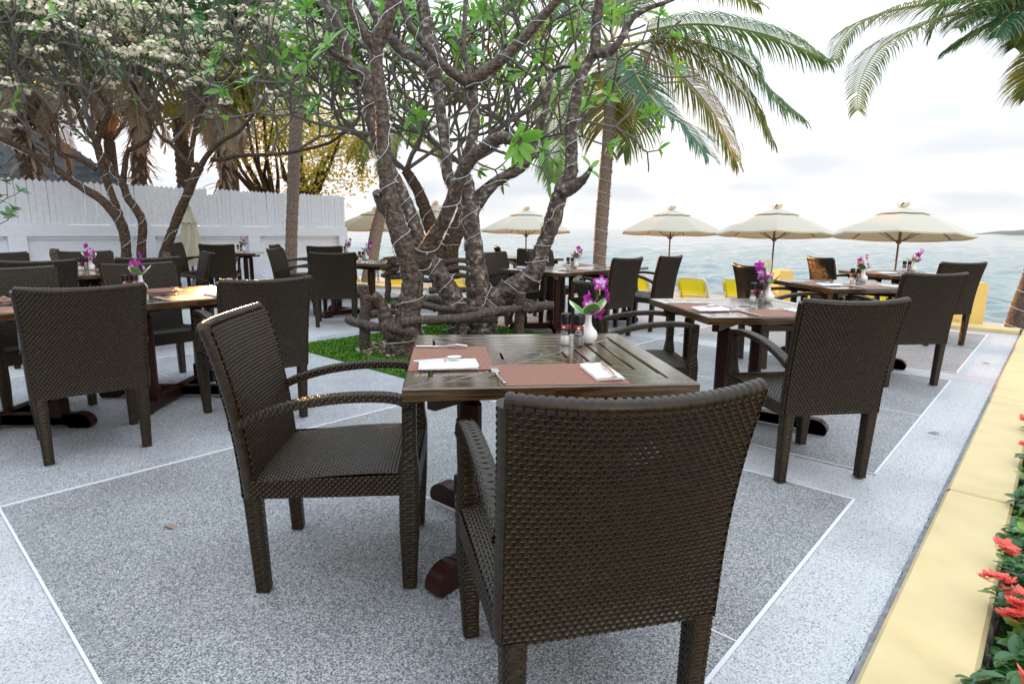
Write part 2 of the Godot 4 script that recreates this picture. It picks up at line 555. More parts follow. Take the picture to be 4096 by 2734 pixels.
	var cv := leafmat("canvas", lin(.58, .55, .46), lin(.26, .23, .15), 0.85)
	cv.albedo_texture = null
	leafmat("canvas_cream", lin(.58, .55, .46), lin(.26, .23, .15), 0.85)
	leafmat("canvas_lining", lin(.58, .55, .46), lin(.26, .23, .15), 0.85)
	mat("pole_wood", lin(.14, .055, .022), 0.4)
	mat("plastic_white", lin(.72, .73, .72), 0.35)
	leafmat("sling", lin(.66, .62, .02), lin(.42, .38, .01), 0.6)
	mat("wire_white", lin(.70, .71, .74), 0.5)
	mat("cord_pale", lin(.55, .50, .42), 0.7)
	mat("lamp_grey", lin(.35, .37, .38), 0.45)
	mat("lamp_dark", lin(.02, .02, .02), 0.5)
	mat("lattice", lin(.55, .50, .30), 0.7)
	mat("yellow_board", lin(.78, .55, .16), 0.55)
	for i in 4:
		var cc: Array = [lin(.22, .13, .09), lin(.30, .22, .16), lin(.16, .10, .08), lin(.36, .30, .25)]
		mat("pebble_%d" % i, cc[i], 0.55)
	var wt := mat("water", lin(.115, .175, .17), 0.08, 0.5)
	wt.normal_enabled = false
	mat("island", lin(.10, .13, .12), 0.9)

func grain_image(sd: int, ramp: Array) -> ImageTexture:
	var f := FastNoiseLite.new()
	f.noise_type = FastNoiseLite.TYPE_SIMPLEX_SMOOTH
	f.frequency = 1.0
	f.fractal_octaves = 4
	f.seed = sd
	var w := 256
	var h := 256
	var im := Image.create(w, h, false, Image.FORMAT_RGB8)
	for y in h:
		for x in w:
			var a := f.get_noise_2d(x * 0.012 + 40.0, y * 0.16) + 0.35 * f.get_noise_2d(x * 0.05, y * 0.7)
			var t := clampf(a * 0.9 + 0.5, 0.0, 1.0)
			var c: Color = ramp[0].lerp(ramp[1], t * 2.0) if t < 0.5 else ramp[1].lerp(ramp[2], t * 2.0 - 1.0)
			im.set_pixel(x, y, c)
	im.generate_mipmaps()
	return ImageTexture.create_from_image(im)

func mat_weave(nm: bool) -> ImageTexture:
	var w := 512
	var im := Image.create(w, w, false, Image.FORMAT_RGB8)
	var cw := 16
	var ch := 10
	for y in w:
		for x in w:
			var r := y / ch
			var xx := (x + (r % 2) * cw / 2) % cw
			var yy := y % ch
			var h := sin(PI * (xx + 0.5) / cw) * 0.6 + 0.4
			if yy == 0 or yy == ch - 1: h *= 0.45
			if nm: im.set_pixel(x, y, Color(h, h, h))
			else:
				var j := fmod(float((x + (r % 2) * cw / 2) / cw) * 7.13 + r * 3.71, 1.0) * 0.25 + 0.85
				var k := (0.55 + 0.45 * h) * j
				im.set_pixel(x, y, lin(.32 * k, .145 * k, .098 * k))
	if nm: im.bump_map_to_normal_map(3.0)
	im.generate_mipmaps()
	return ImageTexture.create_from_image(im)

# ---------------------------------------------------------------- the setting
const EDGE := [Vector2(-13.3, -7.05), Vector2(-10.25, -7.35), Vector2(-6.2, -9.62), Vector2(-0.29, -9.62)]

func edge_z(x: float) -> float:
	for i in EDGE.size() - 1:
		if x <= EDGE[i + 1].x: return lerpf(EDGE[i].y, EDGE[i + 1].y, (x - EDGE[i].x) / (EDGE[i + 1].x - EDGE[i].x))
	return -9.62

func rect_poly(x0: float, z0: float, x1: float, z1: float) -> PackedVector2Array:
	return PackedVector2Array([Vector2(x0, z0), Vector2(x1, z0), Vector2(x1, z1), Vector2(x0, z1)])

func slab_mesh(poly: PackedVector2Array, y0: float, y1: float, m: Material, bev := 0.0) -> ArrayMesh:
	var b := MB.new()
	b.prism(poly, y0, y1, bev)
	return b.mesh(m)

func build_ground() -> void:
	# terrace slab: light aggregate everywhere, darker panels and white divider strips laid on it
	var poly := PackedVector2Array([Vector2(-0.29, 4.0), Vector2(-13.4, 4.0), EDGE[0], EDGE[1], EDGE[2], EDGE[3]])
	var fl := structure("terrace_floor", slab_mesh_flat(poly, -0.9, 0.0, mats.panel_light))
	var xs := [[-3.30, -0.575], [-6.15, -3.30], [-9.65, -6.75], [-13.0, -10.2]]
	var zs := [[-3.01, -0.318], [-6.15, -3.42], [-9.30, -6.53], [0.10, 2.8]]
	var strips := MB.new()
	for i in xs.size():
		for j in zs.size():
			var x0: float = xs[i][0]
			var x1: float = xs[i][1]
			var z0: float = zs[j][0]
			var z1: float = zs[j][1]
			var m: Material = mats.panel_dark if i == 0 else mats.panel_mid
			if i == 0 and j == 3: continue
			if z0 < edge_z(x0) + 0.3: z0 = maxf(z0, edge_z(x0) + 0.45)
			if z1 - z0 < 0.4: continue
			var zm := (z0 + z1) * 0.5
			var b := MB.new()
			b.quad(Vector3(x0, 0.004, zm), Vector3(x0, 0.004, z0), Vector3(x1, 0.004, z0), Vector3(x1, 0.004, zm))
			part("panel", b.mesh(m), fl)
			b = MB.new()
			b.quad(Vector3(x0, 0.004, z1), Vector3(x0, 0.004, zm), Vector3(x1, 0.004, zm), Vector3(x1, 0.004, z1))
			part("panel", b.mesh(m), fl)
			var t := 0.006
			for s: Array in ([[x0 - t, z0, x0 + t, z1], [x1 - t, z0, x1 + t, z1]] if i != 1 else [[x0 - t, z0, x0 + t, z1]]):
				b = MB.new()
				b.prism(rect_poly(s[0], s[1], s[2], s[3]), 0.002, 0.0085)
				part("divider_strip", b.mesh(mats.strip), fl)
			for zz: float in [z0, z1, zm]:
				b = MB.new()
				var q := 0.003 if zz == zm else 0.0045
				b.prism(rect_poly(x0 + t, zz - q, x1 - t, zz + q), 0.002, 0.0078)
				part("divider_strip", b.mesh(mats.strip), fl)
	# kerb along the right side: yellow coping slabs, a cement joint, rough stone foot
	var kerb := thing("yellow_kerb", "low yellow painted kerb wall along the right edge of the terrace", "kerb", Vector3(0, 0, 0))
	var z := 2.2
	var k := 0
	while z > -9.6:
		var ln := 2.05
		if k == 0: ln = 5.575 - 0.0
		var z1 := maxf(z - ln, -9.9)
		var b := MB.new()
		b.box(Vector3(-0.146, -0.03, (z + z1) * 0.5), Vector3(0.246, 0.13, absf(z1 - z) - 0.007), Basis(), 0.012)
		part("coping_slab", b.mesh(mats.kerb_yellow), kerb)
		z = z1
		k += 1
	var kb := MB.new()
	kb.box(Vector3(-0.155, -0.47, -3.8), Vector3(0.222, 0.80, 12.0))
	part("kerb_core", kb.mesh(mats.kerb_cement), kerb)
	kb = MB.new()
	kb.patch(func(u: float, v: float) -> Vector3:
		var zz := lerpf(-9.6, 2.2, u)
		var w := 0.011 + 0.006 * soft_noise.get_noise_2d(zz * 14.0, 3.0)
		return Vector3(-0.2775 + (2.0 * v - 1.0) * w, 0.006 + 0.004 * soft_noise.get_noise_2d(zz * 30.0, v * 3.0) + 0.006 * v, zz), 700, 3)
	var jt := part("mortar_joint", kb.mesh(mats.kerb_cement), kerb)
	jt.set_meta("kind", "stuff")
	# rubble face under the coping on the planting side
	kb = MB.new()
	var r := RandomNumberGenerator.new()
	r.seed = 4
	for i in 90:
		var zz := 1.8 - i * 0.125
		for lv in 2:
			kb.lathe([Vector2(0.001, 0.06), Vector2(0.045, 0.045), Vector2(0.06, 0.0), Vector2(0.045, -0.045), Vector2(0.001, -0.06)], 7, Vector3(-0.035 + r.randf() * 0.012, -0.13 - lv * 0.1, zz + r.randf() * 0.05), Basis(Vector3(0, 1, 0), r.randf() * 6.0).scaled(Vector3(0.35, 1.0, 1.2)))
	var rf := part("rubble_face", kb.mesh(mats.rock), kerb)
	rf.set_meta("kind", "stuff")
	# seaward kerb following the terrace edge
	var sk := thing("seaward_kerb", "yellow kerb along the sea side of the terrace", "kerb")
	for i in EDGE.size() - 1:
		var a := Vector3(EDGE[i].x, 0, EDGE[i].y)
		var d := Vector3(EDGE[i + 1].x, 0, EDGE[i + 1].y)
		var L := (d - a).length()
		var m := int(ceil(L / 1.6))
		for j in m:
			var p := a.lerp(d, (j + 0.5) / m)
			var b := MB.new()
			var ang := atan2(-(d - a).z, (d - a).x)
			b.box(Vector3.ZERO, Vector3(L / m - 0.006, 0.11, 0.30), Basis(), 0.01)
			part("coping_slab", b.mesh(mats.kerb_yellow), sk, p + Vector3(0, 0.0, -0.14), Vector3(0, ang, 0))
	# planting bed below the kerb
	var bd := MB.new()
	bd.quad(Vector3(-0.2, -0.34, -10.0), Vector3(3.5, -0.34, -10.0), Vector3(3.5, -0.34, 4.0), Vector3(-0.2, -0.34, 4.0))
	structure("planting_bed", bd.mesh(mats.soil))
	# sand strip and the ground behind the fence
	var sp := PackedVector2Array([Vector2(9, -9.7), Vector2(-13.1, -6.6), Vector2(-14.5, -6.6), Vector2(-24, -4), Vector2(-34, -6), Vector2(-24, -12.6), Vector2(-19, -15.5), Vector2(-14, -17.6), Vector2(-8, -18.4), Vector2(-2, -17.4), Vector2(9, -16.8)])
	structure("beach_sand", sheet(sp, -0.75, mats.sand))
	var gp := PackedVector2Array([Vector2(-13.4, 6), Vector2(-13.4, -7.2), Vector2(-24, -4.5), Vector2(-60, -10), Vector2(-60, 6)])
	structure("garden_ground", sheet(gp, -0.05, mats.soil))
	build_sea()
	# far island on the right of the horizon
	var isl := MB.new()
	var ih := FastNoiseLite.new()
	ih.seed = 2
	ih.frequency = 0.004
	isl.patch(func(u: float, v: float) -> Vector3:
		var x := lerpf(-900.0, 900.0, u)
		var e := pow(maxf(0.0, 1.0 - absf(u * 2.0 - 1.0)), 0.8)
		var hgt := (100.0 + 40.0 * ih.get_noise_2d(x, v * 200.0)) * e * sin(PI * v)
		return Vector3(x, hgt - 2.0, lerpf(-260.0, 260.0, v)), 80, 16)
	var iso := structure("island", isl.mesh(mats.island))
	iso.position = Vector3(520, -1.5, -4000)

func slab_mesh_flat(poly: PackedVector2Array, y0: float, y1: float, m: Material) -> ArrayMesh:
	var b := MB.new()
	b.prism(poly, y0, y1)
	return b.mesh(m)

func sheet(poly: PackedVector2Array, y: float, m: Material) -> ArrayMesh:
	var b := MB.new()
	var t := Geometry2D.triangulate_polygon(poly)
	for p in poly: b.vert(Vector3(p.x, y, p.y), Vector3.UP, p)
	b.ix = t
	return b.mesh(m)

func build_sea() -> void:
	var b := MB.new()
	var f := FastNoiseLite.new()
	f.noise_type = FastNoiseLite.TYPE_SIMPLEX_SMOOTH
	f.frequency = 1.0
	f.fractal_octaves = 1
	f.seed = 77
	var rings := 700
	var cols := 460
	var r0 := 13.0
	var ratio := pow(6000.0 / r0, 1.0 / rings)
	var a1 := deg_to_rad(-14.0)
	var a0 := deg_to_rad(112.0)
	var waves := [[5.2, 0.11, 0.75], [2.3, 0.12, 0.5], [1.05, 0.11, 0.9], [0.5, 0.05, 0.6]]
	b.v.resize((rings + 1) * (cols + 1))
	b.n.resize(b.v.size())
	b.uv.resize(b.v.size())
	b.c.resize(b.v.size())
	for i in rings + 1:
		var r := r0 * pow(ratio, i)
		var dr := maxf(r * (ratio - 1.0), r * absf(a1 - a0) / cols * 0.5)
		for k in cols + 1:
			var a := lerpf(a0, a1, float(k) / cols)
			var x := -sin(a) * r
			var z := -cos(a) * r
			var y := 0.0
			for w: Array in waves:
				var fade := clampf(float(w[0]) / (dr * 2.2) - 0.6, 0.0, 1.0)
				if fade > 0.0:
					var ca := cos(float(w[2]))
					var sa := sin(float(w[2]))
					y += float(w[1]) * fade * f.get_noise_2d((x * ca - z * sa) / float(w[0]) * 0.45 + float(w[0]) * 31.0, (x * sa + z * ca) / float(w[0])) * 1.6
			# beyond the tessellation keep a coarse chop so that the far water stays rough
			y += dr * 0.2 * f.get_noise_2d(x * 0.33 / dr * 0.6 + 7.0, z * 0.33 / dr)
			b.v[i * (cols + 1) + k] = Vector3(x, y, z)
			b.uv[i * (cols + 1) + k] = Vector2(x, z)
			b.n[i * (cols + 1) + k] = Vector3.UP
	b.smooth(0, cols, rings)
	for i in b.n.size():
		if b.n[i].y < 0: b.n[i] = -b.n[i]
	var s := structure("sea", b.mesh(mats.water))
	s.position.y = -1.5

func build_turf() -> void:
	for t: Array in [["turf_patch", rect_poly(-5.8, -5.45, -3.55, -2.98), 5200], ["turf_patch", rect_poly(-8.6, -7.3, -6.9, -5.9), 1800], ["turf_patch", rect_poly(-11.7, -4.3, -9.6, -2.2), 1800]]:
		var poly: PackedVector2Array = t[1]
		var b := MB.new()
		b.prism(poly, 0.001, 0.016)
		var s := structure(t[0], b.mesh(mats.turf_base))
		var bl := MB.new()
		var r := RandomNumberGenerator.new()
		r.seed = 12
		var a := poly[0]
		var d := poly[2]
		var cnt := int(t[2]) * 9
		for i in cnt:
			var x := lerpf(a.x, d.x, r.randf())
			var z := lerpf(a.y, d.y, r.randf())
			var an := r.randf() * TAU
			var h := r.randf_range(0.018, 0.032)
			var o := Vector3(x, 0.015, z)
			var sd := Vector3(cos(an), 0, sin(an)) * 0.0035
			var ln := Vector3(r.randf_range(-1, 1), 0, r.randf_range(-1, 1)) * 0.012
			var i0 := bl.vert(o - sd, Vector3.UP)
			bl.vert(o + sd, Vector3.UP)
			bl.vert(o + ln + Vector3(0, h, 0), Vector3.UP)
			bl.ix.append_array(PackedInt32Array([i0, i0 + 1, i0 + 2]))
		var g := part("grass_blades", bl.mesh(mats.turf), s)
		g.set_meta("kind", "stuff")
	# pebbles round the foot of the big frangipani
	var ring := thing("pebble_bed", "brown river pebbles round the foot of the big frangipani", "pebbles", Vector3(-4.85, 0.016, -3.75))
	ring.set_meta("kind", "stuff")
	var pm := []
	for i in 5:
		var b := MB.new()
		var sx := 1.0 + 0.15 * i
		b.lathe([Vector2(0.0005, 0.011), Vector2(0.012, 0.0095), Vector2(0.02, 0.003), Vector2(0.02, -0.003), Vector2(0.012, -0.009), Vector2(0.0005, -0.011)], 9, Vector3.ZERO, Basis().scaled(Vector3(sx, 1, 0.8)))
		pm.append(b.mesh())
	var r2 := RandomNumberGenerator.new()
	r2.seed = 3
	for i in 290:
		var a := r2.randf() * TAU
		var q := sqrt(r2.randf()) * 0.5
		var lay := 0.012 + r2.randf() * 0.014
		part("pebble", pm[i % 5], ring, Vector3(cos(a) * q * 0.9, lay, sin(a) * q), Vector3(r2.randf_range(-.4, .4), r2.randf() * 6.0, r2.randf_range(-.4, .4)), mats["pebble_%d" % (r2.randi() % 4)])

func build_wall() -> void:
	var W := -13.3
	var wl := thing("garden_wall", "white rendered panel wall along the left side of the terrace", "wall", Vector3(W, 0, 0))
	var b := MB.new()
	# core, pilasters, top beam, plinth; recessed panels between pilasters
	b.box(Vector3(-0.14, 0.55, -2.2), Vector3(0.16, 1.34, 12.6))
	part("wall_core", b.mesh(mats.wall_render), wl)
	b = MB.new()
	b.box(Vector3(-0.06, 1.115, -2.2), Vector3(0.22, 0.21, 12.62), Basis(), 0.008)
	part("top_beam", b.mesh(mats.wall_render), wl)
	b = MB.new()
	b.box(Vector3(-0.055, 0.06, -2.2), Vector3(0.2, 0.16, 12.6), Basis(), 0.006)
	part("plinth", b.mesh(mats.wall_render), wl)
	for z: float in [-8.4, -6.15, -4.05, -2.05, 0.05, 2.15, 4.0]:
		b = MB.new()
		b.box(Vector3(-0.05, 0.575, z), Vector3(0.215, 0.868, 0.26), Basis(), 0.008)
		part("pilaster", b.mesh(mats.wall_render), wl)
	for z: float in [-7.28, -5.1, -3.05, -1.0, 1.1]:
		b = MB.new()
		b.box(Vector3(-0.05, 0.985, z), Vector3(0.1, 0.05, 1.76), Basis(), 0.012)
		part("panel_moulding", b.mesh(mats.wall_render), wl)
	# picket fence standing on the wall
	var fn := thing("picket_fence", "white picket board fence standing on the garden wall", "fence", Vector3(W, 1.22, 0))
	b = MB.new()
	b.box(Vector3(-0.075, 0.12, -2.2), Vector3(0.035, 0.07, 12.5))
	part("rail", b.mesh(mats.picket), fn)
	b = MB.new()
	b.box(Vector3(-0.075, 0.55, -2.2), Vector3(0.035, 0.07, 12.5))
	part("rail", b.mesh(mats.picket), fn)
	var vars := []
	for i in 4:
		b = MB.new()
		var h := 0.75 + 0.006 * i
		var w := 0.0432
		# pointed top board: outline in the zy plane
		var pts := [Vector2(-w, 0), Vector2(w, 0), Vector2(w, h - 0.03), Vector2(0, h + 0.012), Vector2(-w, h - 0.03)]
		for sgn: float in [-1.0, 1.0]:
			var xx := 0.009 * sgn
			for k in range(1, 4): 
				if sgn > 0: b.tri(Vector3(xx, pts[0].y, pts[0].x), Vector3(xx, pts[k].y, pts[k].x), Vector3(xx, pts[k + 1].y, pts[k + 1].x))
				else: b.tri(Vector3(xx, pts[0].y, pts[0].x), Vector3(xx, pts[k + 1].y, pts[k + 1].x), Vector3(xx, pts[k].y, pts[k].x))
		for k in 5:
			var p: Vector2 = pts[k]
			var q: Vector2 = pts[(k + 1) % 5]
			var mid := (p + q) * 0.5 - Vector2(0, h * 0.5)
			b.face(Vector3(-0.009, p.y, p.x), Vector3(0.009, p.y, p.x), Vector3(0.009, q.y, q.x), Vector3(-0.009, q.y, q.x), Vector3(0, mid.y, mid.x))
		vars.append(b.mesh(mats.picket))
	var r := RandomNumberGenerator.new()
	r.seed = 8
	var z := -8.46
	var i := 0
	while z < 3.4:
		var missing := absf(z + 5.32) < 0.09
		var o := part("picket", vars[r.randi() % 4], fn, Vector3(-0.045 + r.randf_range(-.003, .003), 0.004 - (0.11 if missing else 0.0), z), Vector3(r.randf_range(-.012, .012), 0, 0))
		o.rotation.y = r.randf_range(-0.02, 0.02)
		z += 0.0885 + r.randf_range(0.0, 0.003)
		i += 1

func build_house() -> void:
	# low house with a hipped shingle roof behind the fence
	var h := thing("shingled_house", "house behind the fence with a dark grey shingle hip roof", "house", Vector3(-19.6, 0, -0.4))
	var b := MB.new()
	b.box(Vector3(-3.2, 1.1, 0), Vector3(5.6, 2.3, 7.6))
	part("wall", b.mesh(mats.wall_render), h)
	# front slope (faces +x) and the right hip; shingles as rows of thin slabs
	var eave := 2.1
	var ridge := 3.8
	var x0 := 0.35
	var x1 := -2.2
	var zr := -5.4
	var zl := 4.6
	var zrr := -4.0
	var slope := MB.new()
	slope.quad(Vector3(x0, eave, zr), Vector3(x1, ridge, zrr), Vector3(x1, ridge, zl), Vector3(x0, eave, zl))
	slope.quad(Vector3(-6.8, eave, zr), Vector3(x1, ridge, zrr), Vector3(x1, ridge, zrr), Vector3(x0, eave, zr))
	slope.quad(Vector3(-6.8, eave, zl), Vector3(x1, ridge, zl), Vector3(x1, ridge, zrr), Vector3(-6.8, eave, zr))
	var rf := part("roof", slope.mesh(mats.shingle_0), h)
	var r := RandomNumberGenerator.new()
	r.seed = 6
	var shm := []
	for i in 3:
		var m := MB.new()
		m.box(Vector3.ZERO, Vector3(0.20, 0.014, [0.30, 0.22, 0.36][i]))
		shm.append(m.mesh())
	var rows := 26
	var extra := MB.new()
	var count := 0
	var nrm := Vector3(ridge - eave, x0 - x1, 0).normalized()
	var along := Vector3(x0 - x1, eave - ridge, 0).normalized()
	var bs := Basis(along, nrm, along.cross(nrm))
	for row in rows:
		var t := (row + 0.5) / rows
		var zz := lerpf(zr, zrr, t) + 0.1 + r.randf() * 0.2
		while zz < 3.2:
			var k := r.randi() % 3
			var p := Vector3(lerpf(x0, x1, t), lerpf(eave, ridge, t), zz) + nrm * (0.016 + r.randf() * 0.006)
			if count < 290:
				var o := part("shingle", shm[k], rf, p, Vector3.ZERO, mats["shingle_%d" % (r.randi() % 4)])
				o.basis = bs
				count += 1
			else:
				extra.box(p, Vector3(0.20, 0.014, [0.30, 0.22, 0.36][k]), bs)
			zz += float([0.30, 0.22, 0.36][k]) + 0.006
	var ex := part("shingles_upper", extra.mesh(mats.shingle_1), rf)
	ex.set_meta("kind", "stuff")

func build_restaurant() -> void:
	# the restaurant pavilion behind the camera: it keeps the sky off the chair backs that face it
	var h := thing("restaurant_pavilion", "dark timber restaurant pavilion behind the viewpoint", "building", Vector3(0, 0, 5.6))
	var b := MB.new()
	b.box(Vector3(-5.0, 1.9, 1.4), Vector3(17.0, 3.8, 0.25))
	part("wall", b.mesh(mats.pole_wood), h)
	for i in 6:
		b = MB.new()
		b.box(Vector3(-12.6 + i * 3.0, 1.6, 0.0), Vector3(0.2, 3.2, 0.2), Basis(), 0.01)
		part("post", b.mesh(mats.pole_wood), h)
	for i in 5:
		b = MB.new()
		b.box(Vector3(-11.1 + i * 3.0, 1.25, 1.24), Vector3(1.4, 2.3, 0.06), Basis(), 0.01)
		part("door", b.mesh(mats.table_leg_wood), h)
	b = MB.new()
	b.box(Vector3(-5.0, 4.3, 1.2), Vector3(18.0, 0.2, 4.6), Basis(Vector3.RIGHT, 0.42), 0.02)
	part("roof", b.mesh(mats.shingle_1), h)

# ---------------------------------------------------------------- furniture
func post_z(y: float) -> float:
	# rear line of the chair seen from the side
	if y < 0.39: return -0.011 * y / 0.39
	var t := (y - 0.39) / 0.51
	return -0.011 - 0.030 * t - 0.062 * t * t

func half_w(y: float) -> float:
	if y < 0.345: return 0.250
	var t := (y - 0.345) / 0.555
	return 0.250 + 0.002 * t + 0.014 * t * t * t

func ring_section(u: float, hx: float, hz: float) -> Vector2:
	# rounded square section, u in turns
	var a := TAU * u
	var cx := cos(a)
	var sz := sin(a)
	var p := 0.35
	return Vector2(signf(cx) * pow(absf(cx), p) * hx, signf(sz) * pow(absf(sz), p) * hz)

func make_chair() -> Node3D:
	# local origin midway between the four feet, +z is the sitter's front
	var c := Node3D.new()
	var m: Material = mats.wicker
	var zo := -0.245
	var amp := 0.0034
	# backrest: rear shell from under the seat to the top, front shell above the seat, rim
	var bow := func(y: float) -> float: return 0.05 * clampf((y - 0.42) / 0.5, 0.0, 1.0)
	var rear := func(u: float, v: float) -> Vector3:
		var y := lerpf(0.345, 0.892, v)
		var s := 1.0 - 2.0 * u
		return Vector3(-s * half_w(y), y + 0.012 * s * s * v, zo - 0.028 + post_z(y) - float(bow.call(y)) * (1.0 - s * s))
	var front := func(u: float, v: float) -> Vector3:
		var y := lerpf(0.395, 0.892, v)
		var s := 1.0 - 2.0 * u
		return Vector3(s * half_w(y), y + 0.012 * s * s * v, zo + 0.012 + post_z(y) - float(bow.call(y)) * (1.0 - s * s))
	var b := MB.new()
	b.weave(rear, 28, 46, amp)
	b.weave(front, 28, 42, amp)
	# side edges and rolled top rim
	for sx: float in [-1.0, 1.0]:
		var path := []
		var rad := []
		for i in 110:
			var y := lerpf(0.335, 0.892, i / 109.0)
			path.append(Vector3(sx * (half_w(y) - 0.002), y + 0.010, zo - 0.008 + post_z(y)))
			rad.append((0.0175 + (0.0014 if i % 3 > 0 else -0.0016)) * (0.8 + 0.2 * minf(i / 10.0, 1.0)))
		b.tube(path, rad, 10)
	var tp := []
	var tr := []
	for i in 121:
		var s := -1.0 + 2.0 * i / 120.0
		tp.append(Vector3(s * 0.266, 0.894 + 0.012 * s * s, zo - 0.008 + post_z(0.9) - 0.05 * (1.0 - s * s)))
		tr.append(0.0168 + (0.0016 if i % 4 > 0 else -0.0022))
	b.tube(tp, tr, 10)
	part("backrest", b.mesh(m), c)
	# seat and apron
	b = MB.new()
	b.weave(func(u: float, v: float) -> Vector3:
		var z := lerpf(0.522, 0.0, v)
		var y := 0.405 + 0.032 * (1.0 - v) + 0.01 * sin(PI * v) - 0.012 * pow(absf(2.0 * u - 1.0), 8.0) - 0.014 * pow(1.0 - v, 14.0)
		return Vector3(lerpf(-0.258, 0.258, u), y, zo + z), 27, 46, 0.0026)
	part("seat", b.mesh(m), c)
	b = MB.new()
	b.weave(func(u: float, v: float) -> Vector3: return Vector3(lerpf(-0.262, 0.262, u), lerpf(0.345, 0.425, v), zo + 0.528), 28, 7, amp)
	b.weave(func(u: float, v: float) -> Vector3: return Vector3(0.262, lerpf(0.345, 0.418 - 0.012 * u, v), zo + lerpf(0.528, -0.01, u)), 28, 7, amp)
	b.weave(func(u: float, v: float) -> Vector3: return Vector3(-0.262, lerpf(0.345, 0.406 + 0.012 * u, v), zo + lerpf(-0.01, 0.528, u)), 28, 7, amp)
	b.box(Vector3(0, 0.372, zo + 0.26), Vector3(0.51, 0.045, 0.52))
	part("seat_frame", b.mesh(m), c)
	# legs
	for sx: float in [-1.0, 1.0]:
		b = MB.new()
		b.weave(func(u: float, v: float) -> Vector3:
			var y := lerpf(0.0, 0.352, v)
			var k := 0.0225 + 0.006 * v
			var q := ring_section(-u, k, k - 0.002 * v)
			return Vector3(sx * (0.219 + 0.003 * v) + q.x, y, zo - 0.004 * v + q.y + post_z(y)), 11, 32, 0.0022, true)
		b.box(Vector3(sx * 0.219, 0.004, zo), Vector3(0.044, 0.008, 0.044))
		part("leg", b.mesh(m), c)
	for sx: float in [-1.0, 1.0]:
		b = MB.new()
		b.weave(func(u: float, v: float) -> Vector3:
			var y := lerpf(0.0, 0.675, v)
			var k := 0.0235 + 0.009 * smoothstep(0.0, 0.4, v) - 0.010 * smoothstep(0.62, 0.75, v)
			var q := ring_section(-u, k, k)
			return Vector3(sx * (0.226 + 0.014 * v) + q.x, y, zo + 0.491 + 0.012 * v + q.y), 11, 58, 0.0022, true)
		b.box(Vector3(sx * 0.226, 0.004, zo + 0.491), Vector3(0.044, 0.008, 0.044))
		part("leg", b.mesh(m), c)
	# armrests: rise from the back, flatten, roll over into the front leg
	for sx: float in [-1.0, 1.0]:
		b = MB.new()
		var cur := [[0, .606, -.034], [0, .637, .035], [0, .668, .145], [0, .686, .27], [0, .690, .38], [0, .684, .455], [0, .667, .495], [0, .640, .505]]
		var pts := []
		for q: Array in cur: pts.append([sx * lerpf(0.250, 0.242, clampf((q[2] + 0.05) / 0.5, 0.0, 1.0)), q[1] - 0.012, zo + q[2], 0.0])
		var sp: Array = spline(pts, 0.012)
		var pp: Array = sp[0]
		var cnt := pp.size()
		b.weave(func(u: float, v: float) -> Vector3:
			var f := clampf(v, 0.0, 1.0) * (cnt - 1)
			var i := mini(int(f), cnt - 2)
			var t: Vector3 = (pp[i + 1] - pp[i]).normalized()
			var p: Vector3 = pp[i].lerp(pp[i + 1], f - i)
			var side := Vector3(1, 0, 0)
			var up := t.cross(side).normalized() * -1.0
			if up.y < -0.3: up = -up
			var q := ring_section(u, 0.0245, 0.0145)
			return p + side * q.x + up * q.y, 8, 50, 0.002, true)
		part("armrest", b.mesh(m), c)
	return c

var chair_proto: Node3D
func put_chair(label: String, x: float, z: float, deg: float, group := "wicker armchairs on the terrace") -> Node3D:
	# deg: direction the sitter faces, measured from +x towards -z
	var o: Node3D
	o = chair_proto.duplicate()
	o.name = numbered("wicker_armchair")
	add_child(o)
	o.position = Vector3(x, 0.0085, z)
	o.rotation.y = deg_to_rad(deg) + PI / 2
	tag(o, label, "chair", group)
	return o

func build_chairs() -> void:
	chair_proto = make_chair()
	for a: Array in CHAIRS:
		# a: label, top-of-back midpoint x,z, facing degrees
		var f := deg_to_rad(a[3])
		var d := Vector2(cos(f), -sin(f))
		put_chair(a[0], float(a[1]) + d.x * 0.37, float(a[2]) + d.y * 0.37, a[3])
	chair_proto.free()

